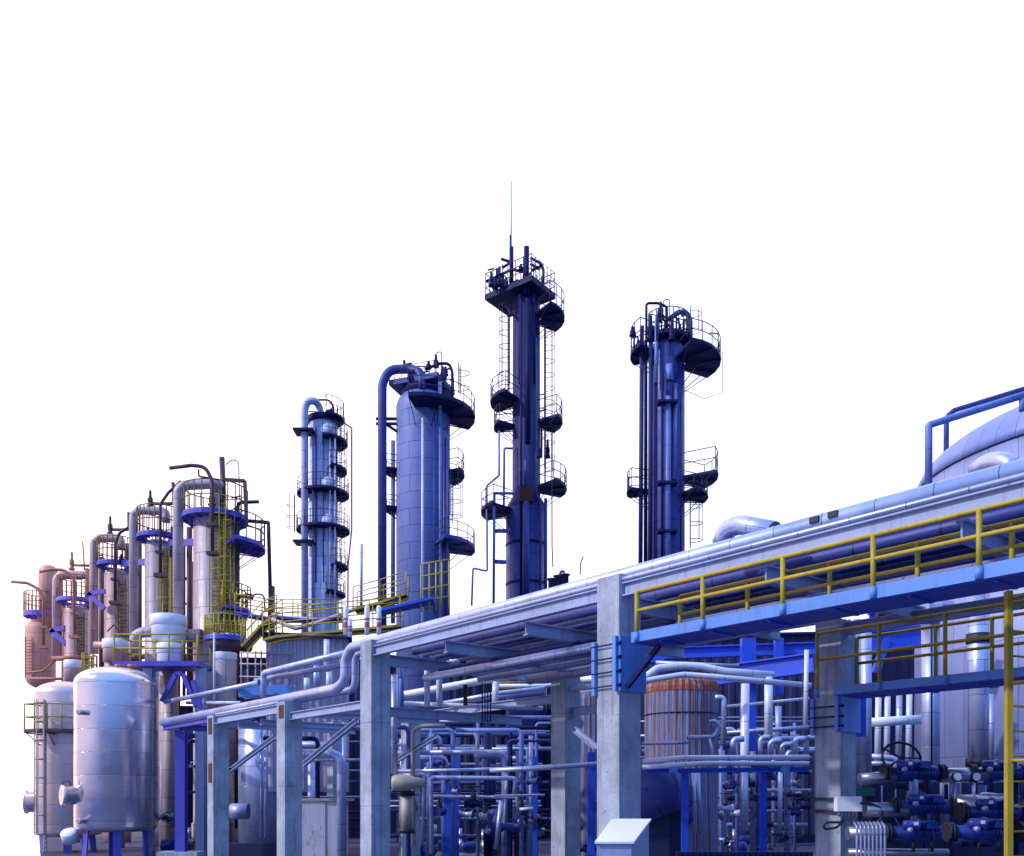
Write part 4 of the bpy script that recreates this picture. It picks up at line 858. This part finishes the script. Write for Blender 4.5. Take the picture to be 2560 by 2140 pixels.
# left bay
zpipe('white square duct slanting above the middle rack beam',8,24,[(165,800),(520,735),(990,650)],22,'white',n=4,br=0)
MB
for i,(x,y,xe,ye) in enumerate(((303,640,500,600),(375,660,470,640))): zpipe('pale bent pipe standing on the middle beam behind the second column' if i==0 else 'shorter pale pipe beside the bent one on the middle beam',8,22+i*.5,[(x,875),(x,y),(xe,ye)],18,'bright',n=14,br=.12)
zpipe('sky blue post right behind the second column',8,21.5,[(150,870),(150,630)],15,'lblue',n=4)
zpipe('grey upright pipe right behind the second column',8,21.6,[(108,1270),(108,680)],20,'clad',n=14)
zpipe('long white pipe lying on the middle rack beam',8,22.5,[(165,850),(990,880)],13,'bright',n=12)
zpipe('pale pipe rising to the right above the middle beam',8,25,[(400,850),(730,790),(1000,760)],14,'clad',n=12)
zpipe('pale banded pipe below the slanting duct',8,26,[(540,830),(1000,775)],17,'clad',n=12)
zpipe('upper pale pipe right of the slanting duct',8,27,[(730,745),(1000,745),(1290,710)],11,'bright',n=12)
zpipe('short white upright pipe in the middle bay',8,24,[(708,850),(708,720)],19,'bright',n=12)
zpipe('short pale riser under the upper beams of the middle bay',8,25,[(650,730),(650,630)],22,'bright',n=12)
for i in range(4): zpipe('%s thin dark conduit from the left hanging before the middle beam'%ORD[i],8,21.8,[(630+i*16,960),(630+i*16,730)],4,'navy',n=6,group='thin hanging conduits')
MB().box(Z(8,530,800,22),(.1,.1,.5)).build('strut','rust',label='short rusty strut on the middle beam',cat='strut')
zpipe('brown pipe hooking up behind the second column',8,23,[(222,1700),(218,1010),(270,985),(410,985)],13,'brass',n=12,br=.25)
zpipe('pale horizontal pipe turning down in the dark middle bay',8,27,[(125,1142),(792,1138),(788,1230)],15,'clad',n=12,br=.15)
zpipe('long slim pipe crossing the dark middle bay',8,26,[(125,1252),(530,1245),(760,1238),(1000,1225),(1310,1205)],11,'clad',n=12)
zpipe('frame shaped silver pipe in the dark bay, outer one',8,25,[(330,1740),(325,1290),(828,1294),(820,1392)],13,'clad',n=12,br=.1)
zpipe('upright silver pipe left in the dark bay',8,25.3,[(275,1690),(290,1272),(130,1278)],14,'clad2',n=12,br=.1)
zpipe('slim horizontal pipe with a drop in the dark bay',8,24.5,[(340,1398),(832,1408),(845,1490)],9,'clad',n=10,br=.08)
zpipe('leaning silver pipe in the dark bay, left one',8,26,[(710,1715),(742,1430)],14,'clad',n=12)
zpipe('leaning silver pipe in the dark bay, right one',8,26.4,[(755,1700),(775,1270)],10,'clad2',n=12)
zpipe('short capped pipe in the dark bay',8,25,[(850,1478),(930,1472)],10,'bright',n=10)
zpipe('thin pipe crossing low before the rear middle column',8,24,[(700,1398),(1000,1393)],8,'clad',n=10)
zpipe('upright thin silver pipe in the dark middle bay',8,28,[(598,1240),(598,1060),(585,1030),(430,1025)],9,'clad',n=10,br=.1)
beige=zpipe('beige upright pipe with black flange by the second column',8,21.7,[(183,1600),(180,1385)],33,'brass',n=16)
for y in (1382,1605): a=Z(8,182,y,21.7); MB().cyl(a-V((0,0,.06)),a+V((0,0,.06)),.2,16).build('flange','black',beige)
m=MB(); m.lathe(Z(8,90,1320,21.5),[(.02,0),(.16,.02),(.2,.1),(.2,.4),(.14,.55),(.1,.8),(.02,.82)],18,axis=(1,0,.0)); m.build('brass_valve','brass',label='beige rounded valve head beside the second column',cat='valve')
for i,(x,y0,y1,hw_,dd) in enumerate(((440,1360,1720,35,29),(940,1165,1700,13,27),(1275,1140,1650,21,24),(480,1170,1240,12,30))):
    a=Z(8,x,y0,dd); w_=hw_*.4218/F*dd*2; MB().bar((a.x,a.y,0),a,w_,w_,up=(0,1,0)).build('blue_post','blue',label=('wide blue post in the dark bay behind the frame shaped pipe','slim blue post left of the rear middle column','blue post left of the big front column','short blue post at the back of the dark bay')[i],cat='post')
for i,(x,y) in enumerate(((640,1320),)):
    pass
# off-white cabinet between third and second columns
cbn=thing('cabinet','off white rust stained steel cabinet between the second and third columns','cabinet',Z(7,1100,1750,27))
a=Z(7,1045,1410,26.5); b=Z(7,1212,1410,27)
MB().box((a.x,a.y+.3,a.z/2),(.92,.9,a.z)).build('body','offw',cbn)
m=MB(); m.box((a.x+.72,a.y+.32,a.z/2),(.5,.88,a.z-.02)); m.build('door','offw',cbn)
m=MB(); m.box((a.x+.3,a.y+.3,a.z+.04),(1.7,1.0,.07)); m.build('roof','brass',cbn)
# white wall tank behind columns three and four
wt=thing('settling_tank','pale smooth tank with two pipes behind the third column','tank',at(640,1993,31)); c=at(662,0,34); c.z=0; r=64/F*34
MB().lathe(c,[(r,0.5),(r,pz(1820,34)),(r*.8,pz(1812,34)),(.03,pz(1808,34))],48).build('shell','clad',wt)
MB().box((c.x,c.y,.3),(2.4,2.4,.6)).build('plinth','darkwall',wt)
for x,rz_ in ((735,8),(765,11)): tz(wt,7,31.5,[(x,1640),(x,960)],rz_,'clad2','pipe',10)
zpipe('squat horizontal drum behind the fourth column',7,30.5,[(545,1475),(655,1475)],50,'clad2',n=20)
# corrugated shed, and added dark backdrops for the shaded interior
def corr(name,label,p0,p1,z0,z1,mt,pitch=.3,depth=5,dp=.06,roof=None):
    p0=V((p0[0],p0[1],0));p1=V((p1[0],p1[1],0)); dv=p1-p0; L=dv.length; e=dv/L; nn=V((e.y,-e.x,0)); 
    if nn.y>0: nn=-nn
    t=thing(name,label,'building',(p0+p1)/2); m=MB(); n=int(L/pitch)
    pr=[]
    for i in range(n):
        x=i*pitch
        for dx,h in ((0,0),(.35,0),(.5,1),(.85,1)): pr.append((x+dx*pitch,h*dp))
    o=0
    for x,h in pr:
        for z in (z0,z1): m.v.append(p0+e*x+nn*h+V((0,0,z)))
    for i in range(len(pr)-1): m.face([2*i,2*i+2,2*i+3,2*i+1],[(0,0),(.1,0),(.1,1),(0,1)])
    m.build('wall',mt,t)
    m=MB(); m.box((p0+p1)/2-nn*(depth/2+.03)+V((0,0,(z0+z1)/2)),(L,depth,z1-z0),ax=e); m.build('block',mt,t)
    m=MB(); m.box((p0+p1)/2-nn*(depth/2-.08)+V((0,0,z1+.07)),(L+.3,depth+.4,.12),ax=e); m.build('roof',roof or 'navy',t)
    return t
a=at(665,0,33); b=at(870,0,33.5); corr('corrugated_shed','grey corrugated shed under the yellow walkway',(a.x,a.y),(b.x,b.y),2.5,pz(1592,33),'greywall',pitch=.28,depth=4)
a=at(395,0,50); b=at(1500,0,52); corr('shade_backdrop','long added dark backdrop standing for the shade behind the rack',(a.x,a.y),(b.x,b.y),0,pz(1775,51),'darkwall',pitch=.6,depth=6)  # added dark backdrops, this one and the next, for the rack's shaded interior
a=at(500,0,54); b=at(1420,0,56); corr('shade_backdrop','tall added dark backdrop behind the second column and its pipes',(a.x,a.y),(b.x,b.y),0,pz(1655,55),'darkwall',pitch=.6,depth=4)
a=at(1480,0,46); b=at(2420,0,44); corr('shade_backdrop','dark blue added backdrop for the shade behind the blue steelwork',(a.x,a.y),(b.x,b.y),0,pz(1590,45),'darkwall',pitch=.6,depth=6)
# ---------------------------------------------------------------- yellow walkway in the middle distance
def ramp(label,pts,d,rh,k=7,dm='yellow',th=.08,wd=.8,step=.9,rail='yellow'):
    P=[Z(k,p[0],p[1],p[2] if len(p)>2 else d) for p in pts]
    t=thing('gangway',label,'walkway',P[0])
    for off in (0,wd):
        m=MB(); g=MB(); o=V((0,off,0))
        for a,b in zip(P,P[1:]):
            m.bar(a+o,b+o,.05,th)
            n=max(1,int((b-a).length/step))
            for i in range(n+1):
                q=a.lerp(b,i/n)+o; g.tube([q,q+V((0,0,rh))],.022,5)
            for h in (.5,1): g.tube([a+o+V((0,0,rh*h)),b+o+V((0,0,rh*h))],.02,5)
        m.build('stringer',dm,t); g.build('guard_rail',rail,t)
    q=MB()
    for a,b in zip(P,P[1:]): q.extr([(-.02-wd,-.0),(-.05,-.0),(-.05,.03),(-.02-wd,.03)] if (b-a).x<0 else [(-wd+.05-0,0),(-.05,0),(-.05,.03),(-wd+.05,.03)],a+V((0,0,.02)),b+V((0,0,.02)))
    q.build('deck','brownp',t); return t
ramp('yellow railed gangway climbing right above the corrugated shed',[(745,400),(830,378),(1605,310)],30,.95)
ramp('upper yellow railed gangway in front of the widest tower',[(1310,210),(1480,165),(1640,110)],31,.78)
ramp('yellow railed stair flight beside the flared blue platform',[(610,440),(740,300),(830,250)],32,.75,step=.5)
ramp('short yellow railed landing between the left columns and the slim tower',[(570,225),(780,262),(1240,262)],34,.7,dm='pblue')
ramp('small yellow stair seen under the rack beams',[(690,660),(770,600)],29,.5,k=8,step=.3)
ramp('little yellow landing under the rack beams in the middle bay',[(690,745),(930,740)],28,.4,k=8,step=.4)
t=thing('blue_landing','blue landing with tall yellow ladder rails before the widest tower','platform',Z(3,750,1680,30))
MB().bar(Z(3,590,1690,30),Z(3,940,1610,30),.8,.08).build('deck','blue',t)
g=MB()
for x in (860,910,950,985,1030): g.tube([Z(3,x,1680-(x-860)*.1,29.8),Z(3,x,1395-(x-860)*.15,29.8)],.028,6)
for y in (1375,1450,1530,1600): g.tube([Z(3,860,y+15,29.8),Z(3,1030,y-15,29.8)],.024,6)
g.build('guard_rail','yellow',t)
for i,(x,y0,y1) in enumerate(((1265,185,370),(1397,185,370),(1472,185,370),(1290,265,380))):
    t=thing('banded_vent',('leftmost white vent stub with red bands above the rack','third white vent stub with red bands above the rack','rightmost white vent stub with red bands above the rack','short white red banded vent stub beside the leftmost one')[i],'vent',Z(7,x,y1,26),'red banded vent stubs')
    a=Z(7,x,y1,26);b=Z(7,x,y0,26); rr=15*.3988/F*26; MB().lathe(a,[(rr,0),(rr,(b.z-a.z)*.93),(rr*.5,b.z-a.z)],14).build('stub','white',t)
    m=MB(); h=b.z-a.z; m.lathe(a,[(rr*1.03,h*.25),(rr*1.05,h*.26),(rr*1.05,h*.42),(rr*1.03,h*.43)],14); m.lathe(a,[(rr*1.2,h*.5),(rr*1.25,h*.51),(rr*1.25,h*.55),(rr*1.2,h*.56)],14); m.build('band','red',t)
zpipe('drooping silver pipe behind the gangway rails, upper',7,31.5,[(800,270),(950,330),(1100,290),(1300,215),(1605,140)],13,'shellA',n=10)
zpipe('drooping silver pipe behind the gangway rails, lower',7,31.8,[(800,240),(1000,265),(1160,275)],9,'clad',n=10)
zpipe('dark horizontal pipe beneath the gangway',7,29.5,[(960,370),(1270,385)],12,'brownp',n=8)
for i,(x,y0,y1) in enumerate(((1145,400,600),(1160,600,710),(1020,640,720),(1080,560,710))): zpipe('%s short pale riser behind the raised pipes'%['right upper','right lower','left','middle'][i],7,27+i*.4,[(x,y1),(x,y0)],18,'bright' if i!=3 else 'clad',n=12,group='short pale risers left of the second column')
a=Z(7,760,725,29); MB().bar(Z(7,610,735,29),Z(7,915,715,29),.7,.3).build('blue_girder','lblue',label='sky blue girder behind the low rack pipes',cat='girder')
t=thing('scaffold','rusty yellow scaffold frame left of the gangway','scaffold',Z(7,670,800,33)); m=MB()
for x in (610,650,700,735,770,930): m.tube([Z(7,x,760,33),Z(7,x,470,33)],.03,5)
for y in (480,550,630,700,755): m.tube([Z(7,600,y,32.9),Z(7,935,y+8,32.9)],.03,5)
m.build('tubes','brass',t)
t=thing('lamp_hoop','hooped lamp bracket on the landing right of the tallest left column','lamp',Z(1,1880,1260,36)); 
MB().tube([Z(1,1830,1160,36),Z(1,1860,1125,36),Z(1,1930,1130,36),Z(1,1938,1260,36)],.035,6,br=.3).build('arm','rail',t); MB().lathe(Z(1,1830,1175,36),[(.02,0),(.12,.05),(.14,.15),(.03,.2)],10).build('lamp_shade','rail',t)
# ---------------------------------------------------------------- lectern-like cabinet in the foreground
sg=thing('sloped_cabinet','grey cabinet with a white sloping lid in front of the big column','cabinet',Z(9,240,1800,12))
Q=[Z(9,108,1672,11.6),Z(9,335,1672,11.6),Z(9,435,1540,12.6),Z(9,205,1540,12.6)]
zl=(Q[0].z+Q[1].z)/2; zh=(Q[2].z+Q[3].z)/2
m=MB(); x0,x1=Q[0].x,Q[1].x; y0=Q[0].y; dx=Q[3].x-Q[0].x; y1=Q[3].y
def quadbox(m,b,tz_):
    n=len(b); o=len(m.v); m.v+= [V((p[0],p[1],0)) for p in b]+[V((p[0],p[1],z)) for p,z in zip(b,tz_)]
    for i in range(n): j=(i+1)%n; m.face([o+i,o+j,o+n+j,o+n+i],[(0,0),(1,0),(1,1),(0,1)])
    m.face([o+n+i for i in range(n)],[(0,0)]*n)
bb=[(x0+.03,y0+.04),(x1-.03,y0+.04),(Q[2].x-.04,y1-.03),(Q[3].x+.02,y1-.03)]
quadbox(m,bb,[zl-.03,zl-.03,zh-.03,zh-.03]); m.build('body','conc2',sg)
m=MB(); o=0; top=[(x0,y0,zl),(x1,y0,zl),(Q[2].x,y1,zh),(Q[3].x,y1,zh)]
m.v=[V(p) for p in top]+[V(p)-V((0,0,.028)) for p in top]
for q in ((0,1,2,3),(7,6,5,4),(0,4,5,1),(1,5,6,2),(2,6,7,3),(3,7,4,0)): m.face(list(q),[(0,0)]*4)
m.build('lid','white',sg)
# ---------------------------------------------------------------- shaded equipment behind the rack
def exchanger(label,k,x,y,d,L,r,mt='tmid'):
    c=Z(k,x,y,d); t=thing('heat_exchanger',label,'vessel',(c.x,c.y,0)); e=V((W.x*.5,1,0)).normalized()
    MB().lathe(c,[(.02,-.12),(r*.6,-.09),(r*.95,0),(r,.08),(r*1.12,.09),(r*1.12,.2),(r,.21),(r,L),(r*.5,L+.2)],28,axis=e).build('shell',mt,t)
    for q in (.5,L-.5): MB().box(c+e*q-V((0,0,c.z/2+r*.4)),(r*1.2,.2,max(.2,c.z-r*.6))).build('saddle','darkwall',t)
    return t
exchanger('blue horizontal drum with a dished end right of the big column base',9,415,1370,20.5,3,.62)
exchanger('smaller dark drum low in the middle bay',8,700,1560,29,3,.42); exchanger('dark horizontal drum at the foot of the rusty tank',9,560,1490,24,2.5,.5)
def hvalve(c,sz,mt,wheel='black',label='',group=None):
    t=thing('gate_valve',label,'valve',c-V((0,0,.2)),group); c=V(c)
    MB().lathe(c-V((.3*sz,0,0)),[(.16*sz,0),(.16*sz,.06*sz),(.1*sz,.08*sz),(.14*sz,.3*sz),(.1*sz,.52*sz),(.16*sz,.54*sz),(.16*sz,.6*sz)],12,axis=(1,0,0)).build('body',mt,t)
    m=MB(); m.lathe(c,[(.1*sz,0),(.1*sz,.3*sz),(.04*sz,.32*sz),(.03*sz,.6*sz)],10); q=c+V((0,0,.55*sz))
    m.tube([q+V((math.cos(a)*.2*sz,math.sin(a)*.2*sz,0)) for a in [2*math.pi*i/12 for i in range(13)]],.02*sz,5,br=0); m.tube([q-V((.2*sz,0,0)),q+V((.2*sz,0,0))],.015*sz,4); m.build('handwheel',wheel,t)
    return t
def copy_tree(o,parent=None):
    c=o.copy(); sc.collection.objects.link(c); c.parent=parent if parent else None
    for ch in [x for x in bpy.data.objects if x.parent==o]: copy_tree(ch,c)
    return c
BAYS=[(1000,1345,'between second and rear columns'),(1612,1995,'under the twin pipes'),(400,508,'left of the fourth column'),(775,885,'left of the second column'),(1440,1492,'just left of the big column'),(590,680,'left of the third column')]
def ordered(kind,items,adj,grp):     # items: (px, bay, object); number them from the left within their bay
    for b in range(len(BAYS)):
        L=sorted([x for x in items if x[1]==b],key=lambda x:x[0])
        for i,(px,_,o) in enumerate(L): o['label']='%s %s from the left, %s'%(words(i+1),kind,BAYS[b][2]); o['group']=grp
pv={}; its=[]
for i in range(96):
    b=R.choice([0,0,0,1,1,1,2,4]); px=R.uniform(BAYS[b][0],BAYS[b][1]); py=R.uniform(1890,2110); d=R.uniform(24,33)+(10 if b in (2,5) else 0); c=at(px,py,d)
    if c.z<.3: c.z=.3+R.random()*.5
    mt=R.choice(['clad2','clad','tmid','navy','navy','valve'])  # navy picks paint the bay's shadow into the valves
    if mt not in pv: o=pv[mt]=hvalve(c,1.0,mt,label='x')
    else: o=copy_tree(pv[mt]); o.location=(c-V((0,0,.2)))*S
    s_=R.uniform(.4,.95); o.scale=(s_,)*3; o.rotation_euler=(R.choice([0,1.57,0]),0,R.uniform(0,3.1)); its.append((px,b,o))
ordered('shaded hand wheel valve',its,'','small valves in the shade')
its=[]
for i in range(84):
    b=R.choice([0,0,0,1,1,1,2,3,4,5]); px=R.uniform(BAYS[b][0],BAYS[b][1]); d=R.uniform(26,42) if b not in (2,5) else R.uniform(36,44); y1=R.uniform(1800,1900); a=at(px,y1,d)
    r=R.choice([.05,.07,.1,.14]); e=(R.choice([-1,1]) if b!=2 else 1)*R.uniform(.6,2.0)
    pts=[(a.x,a.y,.05),(a.x,a.y,a.z),(a.x+e,a.y,a.z)] if i%3 else [(a.x,a.y,.05),(a.x,a.y,a.z)]
    its.append((px,b,pipe('x',pts,r,R.choice(['tmid','clad2','navy','clad','clad2','pipeblue']),n=8)))
ordered('shaded upright pipe',its,'','upright pipes in the shade')
its=[]
for i in range(64):
    b=[0,1,0,1,5,3,2][i%7]; z0=BAYS[b]; d=R.uniform(27,44) if b not in (2,5) else R.uniform(36.5,44); y=R.uniform(1790,2090); a=at(z0[0]-R.uniform(0,40),y,d); bb=at(z0[1]+R.uniform(0,40),y,d)
    its.append((y,b,pipe('x',[a,bb],R.choice([.03,.05,.07,.1]),R.choice(['tmid','clad2','navy','clad','clad2']),n=8)))
for b in range(6):
    for i,x in enumerate(sorted([x for x in its if x[1]==b],key=lambda x:x[0])): x[2]['label']='%s shaded level pipe from the top, %s'%(words(i+1),BAYS[b][2]); x[2]['group']='level pipes in the shade'
def pump(c,label):
    t=thing('pump',label,'pump',c,'pumps on the shaded floor'); c=V(c)
    MB().box(c+V((0,0,.1)),(1.2,.5,.2)).build('base','conc',t)
    MB().lathe(c+V((-.5,0,.45)),[(.02,0),(.2,.02),(.22,.1),(.22,.5),(.12,.55),(.05,.6),(.05,.75)],14,axis=(1,0,0)).build('motor','valve',t)
    MB().lathe(c+V((.25,0,.45)),[(.08,0),(.25,.02),(.27,.15),(.1,.2),(.1,.35)],16,axis=(1,0,0)).build('casing','steel',t); MB().tube([c+V((.35,0,.5)),c+V((.35,0,1.1))],.08,10).build('outlet','steel',t)
    return t
pm=None; its=[]
for i in range(12):
    b=R.choice([0,0,1,1,2]); px=R.uniform(BAYS[b][0],BAYS[b][1]); d=R.uniform(30,40); c=at(px,0,d); c.z=0
    if pm is None: o=pm=pump(c,'x')
    else: o=copy_tree(pm); o.location=c*S; o.rotation_euler=(0,0,R.uniform(0,3))
    its.append((px,b,o))
ordered('small motor pump on the floor',its,'','pumps on the shaded floor')
m=MB(); a=at(1690,0,17.5); b=at(2030,0,17.5); 
m.box(((a.x+b.x)/2,17.5,.62),(b.x-a.x,.12,1.24)); 
for i in range(24): x=a.x+(b.x-a.x)*(i+.5)/24; m.box((x,17.42,.62),(.05,.04,1.2))
m.build('low_fence','navy',label='low dark slatted fence panel in front of the blue posts',cat='fence')
for o in bpy.data.objects:
    if '_o' in o: del o['_o']
